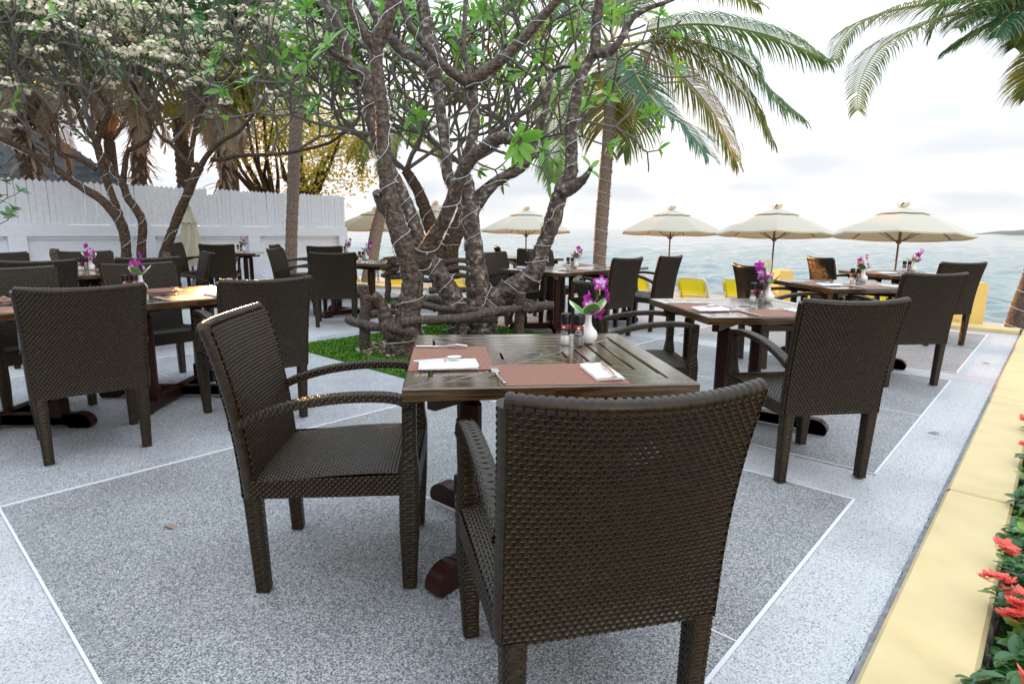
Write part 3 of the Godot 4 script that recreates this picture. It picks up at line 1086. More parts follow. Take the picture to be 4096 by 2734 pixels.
const TS := 0.465
func make_table() -> Node3D:
	var t := Node3D.new()
	var y0 := 0.705
	var y1 := 0.74
	var fw := 0.078
	var inn := TS - fw
	# frame boards with mitred corners
	for k in 4:
		var b := MB.new()
		b.prism(PackedVector2Array([Vector2(-TS, TS), Vector2(TS, TS), Vector2(inn - 0.001, inn), Vector2(-inn + 0.001, inn)]), y0 - 0.006, y1, 0.005)
		uv_wood(b, 0.17 * k)
		part("frame_board", b.mesh(mats.table_wood), t, Vector3.ZERO, Vector3(0, k * PI / 2, 0))
	# two diagonal boards (one whole, one in two halves)
	var dw := 0.040
	var dl := (inn - 0.003) * sqrt(2.0) - dw
	var b1 := MB.new()
	b1.prism(PackedVector2Array([Vector2(-dl, -dw), Vector2(dl, -dw), Vector2(dl + dw, 0), Vector2(dl, dw), Vector2(-dl, dw), Vector2(-dl - dw, 0)]), y0, y1 - 0.001, 0.003)
	uv_wood(b1, 0.31)
	part("diagonal_board", b1.mesh(mats.table_wood), t, Vector3.ZERO, Vector3(0, PI / 4, 0))
	for s in 2:
		b1 = MB.new()
		b1.prism(PackedVector2Array([Vector2(dw + 0.001, -dw), Vector2(dl, -dw), Vector2(dl + dw, 0), Vector2(dl, dw), Vector2(dw + 0.001, dw)]), y0, y1 - 0.001, 0.003)
		uv_wood(b1, 0.53)
		part("diagonal_board", b1.mesh(mats.table_wood), t, Vector3.ZERO, Vector3(0, -PI / 4 + s * PI, 0))
	# slats fill the four triangles, parallel to the outer edge
	var sw := (inn - 0.0085 - dw * sqrt(2.0) - 0.003 - 4.0 * 0.0085) / 5.0
	var gap := 0.0085
	var off := dw * sqrt(2.0) + 0.003
	for k in 4:
		var z := inn - gap
		var i := 0
		while i < 5:
			var za := z
			var zb := maxf(z - sw, off + 0.002)
			var b := MB.new()
			b.prism(PackedVector2Array([Vector2(-(za - off), za), Vector2(za - off, za), Vector2(zb - off, zb), Vector2(-(zb - off), zb)]), y0, y1 - 0.0015, 0.003)
			uv_wood(b, 0.11 * i + 0.23 * k)
			part("slat", b.mesh(mats.table_wood), t, Vector3.ZERO, Vector3(0, k * PI / 2, 0))
			z = zb - gap
			i += 1
	# umbrella hole with its ring
	var h := MB.new()
	h.lathe([Vector2(0.036, y1 - 0.001), Vector2(0.036, y1 + 0.002), Vector2(0.026, y1 + 0.002), Vector2(0.024, y1 - 0.004), Vector2(0.024, y0)], 20)
	part("hole_ring", h.mesh(mats.table_wood), t)
	h = MB.new()
	h.lathe([Vector2(0.0005, y1 + 0.0012), Vector2(0.0245, y1 + 0.0012)], 16)
	part("hole_cap", h.mesh(mats.cap_black), t)
	# under-frame, four legs on a cross base with rounded feet
	for k in 2:
		var b := MB.new()
		b.box(Vector3(0, 0.672 + 0.001 * k, 0), Vector3(1.08, 0.055, 0.04), Basis(), 0.004)
		part("bearer", b.mesh(mats.table_leg_wood), t, Vector3.ZERO, Vector3(0, PI / 4 + k * PI / 2, 0))
	for k in 4:
		var b := MB.new()
		b.box(Vector3(0.355, 0.39, 0), Vector3(0.052, 0.51, 0.085), Basis(), 0.016)
		b.box(Vector3(0.355, 0.115, 0), Vector3(0.062, 0.10, 0.095), Basis(), 0.004)
		part("leg", b.mesh(mats.table_leg_wood), t, Vector3.ZERO, Vector3(0, PI / 4 + k * PI / 2, 0))
	for k in 4:
		var b := MB.new()
		# foot: profile with a rounded toe, extruded sideways
		var prof := [Vector2(0.03, 0.018), Vector2(0.40, 0.018), Vector2(0.42, 0.0), Vector2(0.535, 0.0), Vector2(0.546, 0.012), Vector2(0.549, 0.028), Vector2(0.545, 0.046), Vector2(0.535, 0.062), Vector2(0.52, 0.075), Vector2(0.50, 0.085), Vector2(0.475, 0.09), Vector2(0.45, 0.089), Vector2(0.43, 0.082), Vector2(0.03, 0.082)]
		var hw := 0.034
		for i in prof.size():
			var p: Vector2 = prof[i]
			var q: Vector2 = prof[(i + 1) % prof.size()]
			var e := (q - p)
			b.face(Vector3(p.x, p.y, -hw), Vector3(q.x, q.y, -hw), Vector3(q.x, q.y, hw), Vector3(p.x, p.y, hw), Vector3(e.y, -e.x, 0))
		for sg: float in [-1.0, 1.0]:
			var pts := PackedVector2Array()
			for p: Vector2 in prof: pts.append(p)
			var tr := Geometry2D.triangulate_polygon(pts)
			var base := b.v.size()
			for p: Vector2 in prof: b.vert(Vector3(p.x, p.y, hw * sg), Vector3(0, 0, sg))
			for q in tr: b.ix.append(base + q)
		part("foot", b.mesh(mats.table_leg_wood), t, Vector3.ZERO, Vector3(0, PI / 4 + k * PI / 2, 0))
	return t

func uv_wood(b: MB, o: float) -> void:
	for i in b.v.size(): b.uv[i] = Vector2(b.v[i].x * 1.3 + o * 3.0, b.v[i].z * 2.6 + b.v[i].y * 2.0 + o)

# small tableware, local origin on the table top
func fork_mesh() -> ArrayMesh:
	var b := MB.new()
	var hz := func(z: float) -> float: return 0.006 + 0.010 * pow(clampf((z - 0.10) / 0.09, 0.0, 1.0), 1.0) - 0.005 * smoothstep(0.15, 0.20, z)
	b.box(Vector3(0, 0.0055, 0.04), Vector3(0.011, 0.006, 0.095), Basis(), 0.002)
	b.box(Vector3(0, 0.0075, 0.105), Vector3(0.007, 0.004, 0.04), Basis(Vector3.RIGHT, -0.12), 0.001)
	b.box(Vector3(0, 0.012, 0.138), Vector3(0.025, 0.0025, 0.032), Basis(Vector3.RIGHT, -0.10), 0.001)
	for i in 4:
		b.box(Vector3(-0.0098 + i * 0.00653, 0.0125, 0.175), Vector3(0.0036, 0.0022, 0.048), Basis(Vector3.RIGHT, 0.10), 0.0006)
	return b.mesh(mats.steel)

func knife_mesh() -> ArrayMesh:
	var b := MB.new()
	b.box(Vector3(0, 0.0055, 0.045), Vector3(0.012, 0.007, 0.10), Basis(), 0.002)
	b.prism(PackedVector2Array([Vector2(-0.006, 0.095), Vector2(0.005, 0.095), Vector2(0.010, 0.12), Vector2(0.010, 0.19), Vector2(0.004, 0.212), Vector2(-0.006, 0.218)]), 0.0045, 0.0065, 0.0005)
	return b.mesh(mats.steel)

func spoon_mesh() -> ArrayMesh:
	var b := MB.new()
	b.box(Vector3(0, 0.0055, 0.05), Vector3(0.010, 0.006, 0.10), Basis(), 0.002)
	b.box(Vector3(0, 0.0065, 0.11), Vector3(0.006, 0.004, 0.03), Basis(), 0.001)
	b.patch(func(u: float, v: float) -> Vector3:
		var a := TAU * u
		return Vector3(cos(a) * v * 0.019, 0.002 + 0.009 * v * v, 0.148 + sin(a) * v * 0.028), 16, 5)
	return b.mesh(mats.steel)

func napkin_mesh(w: float, l: float, sd: int) -> ArrayMesh:
	var b := MB.new()
	var r := RandomNumberGenerator.new()
	r.seed = sd
	for k in 3:
		var y := 0.001 + k * 0.0042
		var sk := r.randf_range(-0.004, 0.004)
		b.patch(func(u: float, v: float) -> Vector3:
			return Vector3(lerpf(-w, w, u) * (1.0 - 0.01 * k) + sk, y + 0.0028 + 0.0022 * soft_noise.get_noise_2d(u * 3.0 + sd, v * 4.0 + k) - 0.002 * pow(absf(2.0 * u - 1.0), 6.0), lerpf(l, -l, v) + sk * u), 10, 12)
	b.box(Vector3(0, 0.006, 0), Vector3(w * 1.94, 0.011, l * 1.94), Basis(), 0.003)
	return b.mesh(mats.napkin)

func mat_mesh() -> ArrayMesh:
	var b := MB.new()
	b.prism(rect_poly(-0.205, -0.145, 0.205, 0.145), 0.0, 0.0022, 0.0006)
	for i in b.v.size(): b.uv[i] = Vector2(b.v[i].x, b.v[i].z) / 0.36
	return b.mesh(mats.placemat)

func bend_text(txt: String, size: float, radius: float, yc: float, a0: float, m: Material) -> ArrayMesh:
	var tm := TextMesh.new()
	var f := SystemFont.new()
	f.font_names = PackedStringArray(["Droid Sans"])
	f.font_weight = 700
	tm.font = f
	tm.text = txt
	tm.font_size = 32
	tm.pixel_size = size / 32.0
	tm.depth = 0.0
	tm.curve_step = 2.0
	var a := tm.get_mesh_arrays()
	var vs: PackedVector3Array = a[Mesh.ARRAY_VERTEX]
	var b := MB.new()
	for p in vs:
		var an := a0 + p.x / radius
		b.vert(Vector3(sin(an) * radius, yc + p.y, cos(an) * radius), Vector3(sin(an), 0, cos(an)))
	var src: PackedInt32Array = a[Mesh.ARRAY_INDEX]
	b.ix = src
	return b.mesh(m)

func make_grinder(pepper: bool) -> Node3D:
	var g := Node3D.new()
	var b := MB.new()
	b.lathe([Vector2(0.001, 0.0015), Vector2(0.020, 0.001), Vector2(0.0225, 0.004), Vector2(0.0225, 0.030), Vector2(0.0185, 0.037), Vector2(0.0185, 0.040)], 24)
	b.lathe([Vector2(0.0185, 0.040), Vector2(0.0205, 0.046), Vector2(0.0205, 0.082), Vector2(0.019, 0.086)], 24)
	part("glass_jar", b.mesh(mats.glass), g)
	b = MB.new()
	b.lathe([Vector2(0.0005, 0.003), Vector2(0.0205, 0.003), Vector2(0.0205, 0.030), Vector2(0.0165, 0.036), Vector2(0.0165, 0.044), Vector2(0.0005, 0.046)], 20)
	part("peppercorns" if pepper else "salt", b.mesh(mats.pepper if pepper else mats.salt), g)
	b = MB.new()
	b.lathe([Vector2(0.0208, 0.045), Vector2(0.0210, 0.046), Vector2(0.0210, 0.068)], 24)
	part("label_band", b.mesh(mats.label_black), g)
	b = MB.new()
	b.lathe([Vector2(0.0210, 0.068), Vector2(0.0210, 0.080), Vector2(0.0205, 0.082)], 24)
	part("label_band", b.mesh(mats.label_red), g)
	b = MB.new()
	for s: float in [-0.25, 0.25]:
		b.quad(Vector3(sin(s) * 0.0213, 0.070, cos(s) * 0.0213), Vector3(sin(s) * 0.0213, 0.079, cos(s) * 0.0213), Vector3(0, 0.079, 0.0217), Vector3(0, 0.070, 0.0217))
	part("label_emblem", b.mesh(mats.label_white), g)
	if pepper: part("label_text", bend_text("BLACK", 0.0060, 0.0213, 0.0652, 0.0, mats.label_white), g)
	part("label_text", bend_text("PEPPERCORN" if pepper else "SEA SALT", 0.0052, 0.0213, 0.0592, 0.0, mats.label_white), g)
	part("label_text", bend_text("GRINDER", 0.0082, 0.0213, 0.0508, 0.0, mats.label_white), g)
	b = MB.new()
	b.lathe([Vector2(0.019, 0.086), Vector2(0.0222, 0.087), Vector2(0.0222, 0.108), Vector2(0.0212, 0.110), Vector2(0.0225, 0.112), Vector2(0.0225, 0.127), Vector2(0.0195, 0.131), Vector2(0.0005, 0.132)], 24)
	part("cap", b.mesh(mats.cap_black), g)
	b = MB.new()
	for s: float in [0.3, -0.9, 2.4]:
		b.quad(Vector3(sin(s) * 0.0228, 0.116, cos(s) * 0.0228), Vector3(sin(s) * 0.0228, 0.125, cos(s) * 0.0228), Vector3(sin(s + 0.75) * 0.0228, 0.125, cos(s + 0.75) * 0.0228), Vector3(sin(s + 0.5) * 0.0228, 0.121, cos(s + 0.5) * 0.0228))
	part("cap_mark", b.mesh(mats.label_red), g)
	return g

func vase_mesh() -> ArrayMesh:
	var b := MB.new()
	b.lathe([Vector2(0.0005, 0.0), Vector2(0.022, 0.0), Vector2(0.026, 0.004), Vector2(0.037, 0.018), Vector2(0.041, 0.034), Vector2(0.037, 0.050), Vector2(0.026, 0.063), Vector2(0.017, 0.075), Vector2(0.0135, 0.092), Vector2(0.0130, 0.108), Vector2(0.0155, 0.120), Vector2(0.0140, 0.1205), Vector2(0.0115, 0.108), Vector2(0.0115, 0.08)], 28)
	return b.mesh(mats.ceramic)

func petal(b: MB, bs: Basis, o: Vector3, l: float, w: float, cup: float, curl: float, sharp := 0.6) -> void:
	# blade grows along bs.z, width bs.x, normal bs.y
	b.patch(func(u: float, v: float) -> Vector3:
		var s := 2.0 * u - 1.0
		var ww := w * pow(sin(PI * clampf(0.06 + 0.94 * v, 0.0, 1.0)), sharp)
		return o + bs * Vector3(s * ww, cup * s * s * ww - curl * v * v * l, v * l), 4, 5)

func make_orchid(sd: int) -> Node3D:
	var n := Node3D.new()
	var r := RandomNumberGenerator.new()
	r.seed = sd
	var stem := MB.new()
	var lean := r.randf_range(-0.3, 0.3)
	var dir := r.randf() * TAU
	var path := []
	var rad := []
	for i in 10:
		var t := i / 9.0
		path.append(Vector3(cos(dir) * (0.05 * t * t + lean * 0.06 * t), 0.06 + 0.155 * t, sin(dir) * (0.05 * t * t + lean * 0.06 * t)))
		rad.append(0.0024 - 0.001 * t)
	stem.tube(path, rad, 6)
	part("stem", stem.mesh(mats.stem_green), n)
	var cnt := 5 + r.randi() % 2
	for f in cnt:
		var t := 0.45 + 0.55 * f / float(cnt - 1)
		var p: Vector3 = path[int(t * 9)]
		var az := dir + f * 2.1 + r.randf_range(-.4, .4)
		var out := Vector3(cos(az), r.randf_range(-0.1, 0.35), sin(az)).normalized()
		var o := p + out * 0.024
		var x := out.cross(Vector3.UP).normalized()
		var y := x.cross(out)
		var b := MB.new()
		for k in 5:
			var a := PI / 2 + TAU * k / 5.0
			var d := x * cos(a) + y * sin(a) + out * 0.25
			d = d.normalized()
			var nn := out
			var sx := d.cross(nn).normalized()
			petal(b, Basis(sx, sx.cross(d) * -1.0, d), o, 0.031, 0.0125 if k % 5 in [1, 4] else 0.009, 0.25, 0.12, 0.7)
		var fl := part("flower", b.mesh(mats.orchid), n)
		b = MB.new()
		for k in 5:
			var a := PI / 2 + TAU * k / 5.0
			var d := (x * cos(a) + y * sin(a) + out * 0.27).normalized()
			var sx := d.cross(out).normalized()
			petal(b, Basis(sx, sx.cross(d) * -1.0, d), o + out * 0.0016, 0.021, 0.0072, 0.25, 0.1, 0.8)
		part("flower_throat", b.mesh(mats.orchid_white), fl)
		b = MB.new()
		var ld := (out * 0.8 - y * 0.7).normalized()
		var lx := ld.cross(out).normalized()
		petal(b, Basis(lx, lx.cross(ld) * -1.0, ld), o, 0.022, 0.010, -0.5, -0.2, 0.8)
		part("flower_lip", b.mesh(mats.orchid), fl)
	# round variegated leaves at the neck
	for k in 3:
		var az := dir + PI * 0.6 + k * 2.1 + r.randf_range(-.3, .3)
		var d := Vector3(cos(az), r.randf_range(0.7, 1.5), sin(az)).normalized()
		var sx := d.cross(Vector3.UP).normalized()
		var bs := Basis(sx, sx.cross(d), d)
		var o := Vector3(0, 0.115, 0) + d * 0.012
		var b := MB.new()
		petal(b, bs, o, 0.072, 0.032, -0.2, 0.15, 0.5)
		var lf := part("leaf", b.mesh(mats.leaf_edge), n)
		b = MB.new()
		petal(b, bs, o + bs.y * 0.0012, 0.064, 0.0265, -0.2, 0.15, 0.5)
		part("leaf_blade", b.mesh(mats.orchid_leaf), lf)
		b = MB.new()
		petal(b, bs, o - bs.y * 0.0012, 0.064, 0.0265, -0.2, 0.15, 0.5)
		part("leaf_blade", b.mesh(mats.orchid_leaf), lf)
	return n

var proto := {}
func place(key: String, called: String, label: String, category: String, at: Vector3, turn: float, group: String) -> Node3D:
	var p = proto[key]
	var o: Node3D
	if p is Mesh:
		o = solo(called, p, label, category, at, turn, group)
	else:
		o = p.duplicate()
		o.name = numbered(called)
		add_child(o)
		o.position = at
		o.rotation.y = turn
		tag(o, label, category, group)
	return o

func build_tables() -> void:
	proto.table = make_table()
	proto.fork = fork_mesh()
	proto.knife = knife_mesh()
	proto.spoon = spoon_mesh()
	proto.napkin = napkin_mesh(0.045, 0.105, 3)
	proto.napkin_b = napkin_mesh(0.062, 0.10, 5)
	proto.mat = mat_mesh()
	proto.salt = make_grinder(false)
	proto.pepper = make_grinder(true)
	proto.vase = vase_mesh()
	for i in TABLES.size():
		var a: Array = TABLES[i]
		# a: phrase, x, z, turn (degrees), which sides carry settings, condiments at local x,z
		var ph: String = a[0]
		var o := Vector3(a[1], 0.0085, a[2])
		var tn := deg_to_rad(a[3])
		place("table", "slatted_table", "square dark slatted wooden table, " + ph, "table", o, tn, "slatted dining tables")
		var bs := Basis(Vector3.UP, tn)
		var yt := 0.7405
		var sides: Array = a[4]
		var si := 0
		for s: int in sides:
			var st := tn + s * PI / 2
			var sb := Basis(Vector3.UP, st)
			var words: String = [" at the near side", " at the right side", " at the far side", " at the left side"][s] + " of the table " + ph
			var c := o + sb * Vector3(0.036, yt, 0.315)
			place("mat", "placemat", "brown woven placemat" + words, "placemat", c, st, "brown placemats")
			c.y += 0.0023
			place("fork", "fork", "steel fork" + words, "fork", c + sb * Vector3(-0.192, 0.0004, 0.13), st + PI + 0.12 * (1 - 2 * si), "forks")
			var nb := "napkin" if s % 2 == 0 else "napkin_b"
			var np := c + sb * Vector3(0.145, 0, 0.01)
			var no := place(nb, "folded_napkin", "folded white napkin" + words, "napkin", np, st + 0.05, "folded napkins")
			if i == 0 or i == 1:
				var tm := TextMesh.new()
				var f := SystemFont.new()
				f.font_names = PackedStringArray(["Droid Sans"])
				tm.font = f
				tm.text = "NOVOTEL"
				tm.font_size = 32
				tm.pixel_size = 0.0115 / 32.0
				tm.depth = 0.0006
				tm.material = mats.napkin_print
				part("printed_name", tm, no, Vector3(-0.012, 0.0165, 0.01), Vector3(-PI / 2, 0, 0))
			var kp := np + Vector3(0, 0.0155, 0) + sb * Vector3(0.012, 0, 0.12)
			if si % 2 == 0: place("knife", "table_knife", "steel knife on napkin" + words, "knife", kp, st + PI - 0.06, "knives and spoons on napkins")
			else: place("spoon", "spoon", "steel spoon on napkin" + words, "spoon", kp, st + PI + 0.3, "knives and spoons on napkins")
			si += 1
		if a.size() > 5:
			var q: Vector2 = a[5]
			var p := o + Vector3(0, yt, 0) + Vector3(q.x, 0, q.y)
			# grinders stand towards the camera, the vase just behind them
			var face := atan2(-p.x, -p.z)
			var right := Vector3(cos(face), 0, -sin(face))
			var back := Vector3(-sin(face), 0, -cos(face))
			place("salt", "salt_grinder", "clear salt grinder with black cap on the table " + ph, "grinder", p - right * 0.031, face - 0.45, "salt grinders")
			place("pepper", "pepper_grinder", "pepper grinder with black cap on the table " + ph, "grinder", p + right * 0.022 - back * 0.018, face - 0.05, "pepper grinders")
			var vp := p + right * 0.062 + back * 0.045
			place("vase", "bud_vase", "white ceramic bud vase on the table " + ph, "vase", vp, 0.0, "bud vases")
			var orc := make_orchid(40 + i)
			orc.name = numbered("orchid_spray")
			add_child(orc)
			orc.position = vp
			orc.rotation.y = face
			orc.scale = Vector3.ONE * 1.3
			orc.position.y -= 0.036
			tag(orc, "purple orchid spray in the vase on the table " + ph, "orchid", "orchid sprays")
	for k: String in ["table", "salt", "pepper"]: proto[k].free()
	# things laid loose on the nearest table: fork at the far left edge

# ---------------------------------------------------------------- beach things
func make_umbrella() -> Node3D:
	# origin on the sand; eight-panel canopy with a vent cap, rim 1.9 m up
	var u := Node3D.new()
	var R := 1.5
	var yr := 1.92
	var yt := 2.52
	var rim := func(k: float, t: float) -> Vector3:
		# k: rib position 0..8 (fraction between ribs sags), t 0 top .. 1 rim
		var fr := k - floorf(k)
		var a := TAU * k / 8.0
		var flat := cos(PI / 8.0) / cos((fr - 0.5) * TAU / 8.0)
		var r := lerpf(0.05, R, t) * lerpf(flat, 1.0, 0.25)
		var y := lerpf(yt, yr, pow(t, 1.12)) + 0.05 * sin(PI * t) - 0.022 * sin(PI * fr) * t
		return Vector3(cos(a) * r, y, sin(a) * r)
	for k in 8:
		var b := MB.new()
		b.patch(func(p: float, q: float) -> Vector3: return rim.call(k + p * 0.999, lerpf(0.02, 1.0, q)), 8, 10)
		# hem
		b.patch(func(p: float, q: float) -> Vector3: return rim.call(k + p * 0.999, 1.0) + Vector3(0, -0.035 * q, 0), 8, 1)
		part("canopy_panel", b.mesh(mats.canvas), u)
		b = MB.new()
		b.patch(func(p: float, q: float) -> Vector3:
			var v: Vector3 = rim.call(k + p * 0.999, lerpf(0.04, 0.995, q))
			return v - Vector3(0, 0.008, 0), 8, 10)
		b.patch(func(p: float, q: float) -> Vector3:
			var v: Vector3 = rim.call(k + p * 0.999, 0.994)
			return v + Vector3(0, -0.008 - 0.025 * q, 0), 8, 1)
		part("canopy_lining", b.mesh(mats.canvas_lining), u)
	var cap := MB.new()
	cap.patch(func(p: float, q: float) -> Vector3:
		var v: Vector3 = rim.call(p * 8.0, 0.02 + 0.34 * q)
		return v + Vector3(0, 0.055 - 0.02 * q, 0), 48, 5)
	part("vent_cap", cap.mesh(mats.canvas), u)
	var b := MB.new()
	b.tube([Vector3(0, 0.0, 0), Vector3(0, yt + 0.1, 0)], [0.024, 0.022], 10)
	part("pole", b.mesh(mats.pole_wood), u)
	b = MB.new()
	b.lathe([Vector2(0.03, yt + 0.06), Vector2(0.05, yt + 0.09), Vector2(0.05, yt + 0.13), Vector2(0.02, yt + 0.17), Vector2(0.001, yt + 0.18)], 12)
	part("finial", b.mesh(mats.pole_wood), u)
	b = MB.new()
	b.patch(func(p: float, q: float) -> Vector3: return Vector3(cos(p * 4.4) * (0.07 + 0.07 * q), yt + 0.06 + 0.07 * sin(p * 9.0) * q + 0.05 * q, sin(p * 4.4) * (0.07 + 0.07 * q)), 14, 3)
	part("top_flap", b.mesh(mats.canvas_cream), u)
	b = MB.new()
	b.lathe([Vector2(0.026, 1.72), Vector2(0.055, 1.74), Vector2(0.055, 1.80), Vector2(0.026, 1.82)], 12)
	part("runner_hub", b.mesh(mats.pole_wood), u)
	for k in 8:
		var a := TAU * k / 8.0
		var d := Vector3(cos(a), 0, sin(a))
		b = MB.new()
		var pp := []
		var rr := []
		for i in 7:
			var t := 0.03 + 0.95 * i / 6.0
			var q: Vector3 = rim.call(float(k), t)
			pp.append(q - Vector3(0, 0.022, 0))
			rr.append(0.011)
		b.tube(pp, rr, 5)
		b.tube([d * 0.05 + Vector3(0, 1.77, 0), rim.call(float(k), 0.55) - Vector3(0, 0.03, 0)], [0.009, 0.009], 5)
		part("rib", b.mesh(mats.pole_wood), u)
	b = MB.new()
	b.lathe([Vector2(0.001, 0.0), Vector2(0.27, 0.0), Vector2(0.28, 0.03), Vector2(0.24, 0.07), Vector2(0.07, 0.09), Vector2(0.05, 0.26), Vector2(0.03, 0.26)], 20)
	part("base", b.mesh(mats.plastic_white), u)
	return u

func make_lounger() -> Node3D:
	# origin under the backrest hinge, foot end along -z, backrest leans to +z
	var l := Node3D.new()
	var ang := 0.9
	var up := Vector3(0, sin(ang), cos(ang))
	var hinge := Vector3(0, 0.33, 0)
	var w := 0.33
	var L := 0.78
	var b := MB.new()
	var path := []
	var rad := []
	for q: Array in [[-w, 0.0], [-w, 0.3], [-w, L - 0.14], [-w + 0.02, L - 0.06], [-w + 0.07, L - 0.012], [-w + 0.14, L], [0, L + 0.008], [w - 0.14, L], [w - 0.07, L - 0.012], [w - 0.02, L - 0.06], [w, L - 0.14], [w, 0.3], [w, 0.0]]:
		path.append(hinge + Vector3(q[0], 0, 0) + up * float(q[1]))
		rad.append(0.026)
	b.tube(path, rad, 8)
	b.box(hinge + up * 0.24, Vector3(w * 2 - 0.05, 0.05, 0.03), Basis(Vector3.RIGHT, -(ang - PI / 2)), 0.006)
	part("back_frame", b.mesh(mats.plastic_white), l)
	b = MB.new()
	var nn := Vector3(0, -cos(ang), sin(ang))
	b.patch(func(u: float, v: float) -> Vector3:
		var s := 2.0 * u - 1.0
		return hinge + Vector3(s * (w - 0.035), 0, 0) + up * lerpf(0.27, L - 0.02, v) + nn * (0.010 - 0.025 * (1.0 - s * s)), 8, 8)
	b.patch(func(u: float, v: float) -> Vector3:
		var s := 2.0 * u - 1.0
		return hinge + Vector3(s * (w - 0.035), 0, 0) + up * lerpf(0.02, 0.22, v) + nn * (0.010 - 0.015 * (1.0 - s * s)), 8, 3)
	part("back_sling", b.mesh(mats.sling), l)
	# laced hems over the frame
	for s: float in [-1.0, 1.0]:
		b = MB.new()
		b.box(hinge + Vector3(s * (w - 0.045), 0, 0) + up * (L * 0.5) + nn * 0.034, Vector3(0.05, L - 0.26, 0.004), Basis(Vector3.RIGHT, PI / 2 - ang), 0.001)
		part("lacing_hem", b.mesh(mats.sling), l)
	b = MB.new()
	for s: float in [-1.0, 1.0]:
		b.box(Vector3(s * w, 0.32, -0.68), Vector3(0.05, 0.06, 1.36), Basis(), 0.01)
	b.box(Vector3(0, 0.32, -1.36), Vector3(0.7, 0.06, 0.05), Basis(), 0.01)
	b.box(Vector3(0, 0.32, 0.0), Vector3(0.64, 0.05, 0.05), Basis(), 0.01)
	part("seat_frame", b.mesh(mats.plastic_white), l)
	b = MB.new()
	b.patch(func(u: float, v: float) -> Vector3: return Vector3(lerpf(-w + 0.03, w - 0.03, u), 0.345 - 0.02 * sin(PI * u), lerpf(-0.02, -1.33, v)), 6, 10)
	part("seat_sling", b.mesh(mats.sling), l)
	for q: Array in [[-w, -0.06], [w, -0.06], [-w, -1.2], [w, -1.2]]:
		b = MB.new()
		b.tube([Vector3(q[0], 0.31, q[1]), Vector3(q[0], 0.15, q[1] + 0.03), Vector3(q[0], 0.0, q[1] + 0.10)], [0.026, 0.024, 0.022], 8)
		part("leg", b.mesh(mats.plastic_white), l)
	for s: float in [-1.0, 1.0]:
		b = MB.new()
		b.tube([hinge + Vector3(s * (w - 0.04), 0, 0) + up * 0.45, Vector3(s * (w - 0.04), 0.02, 0.36)], [0.014, 0.014], 6)
		part("prop", b.mesh(mats.plastic_white), l)
	return l

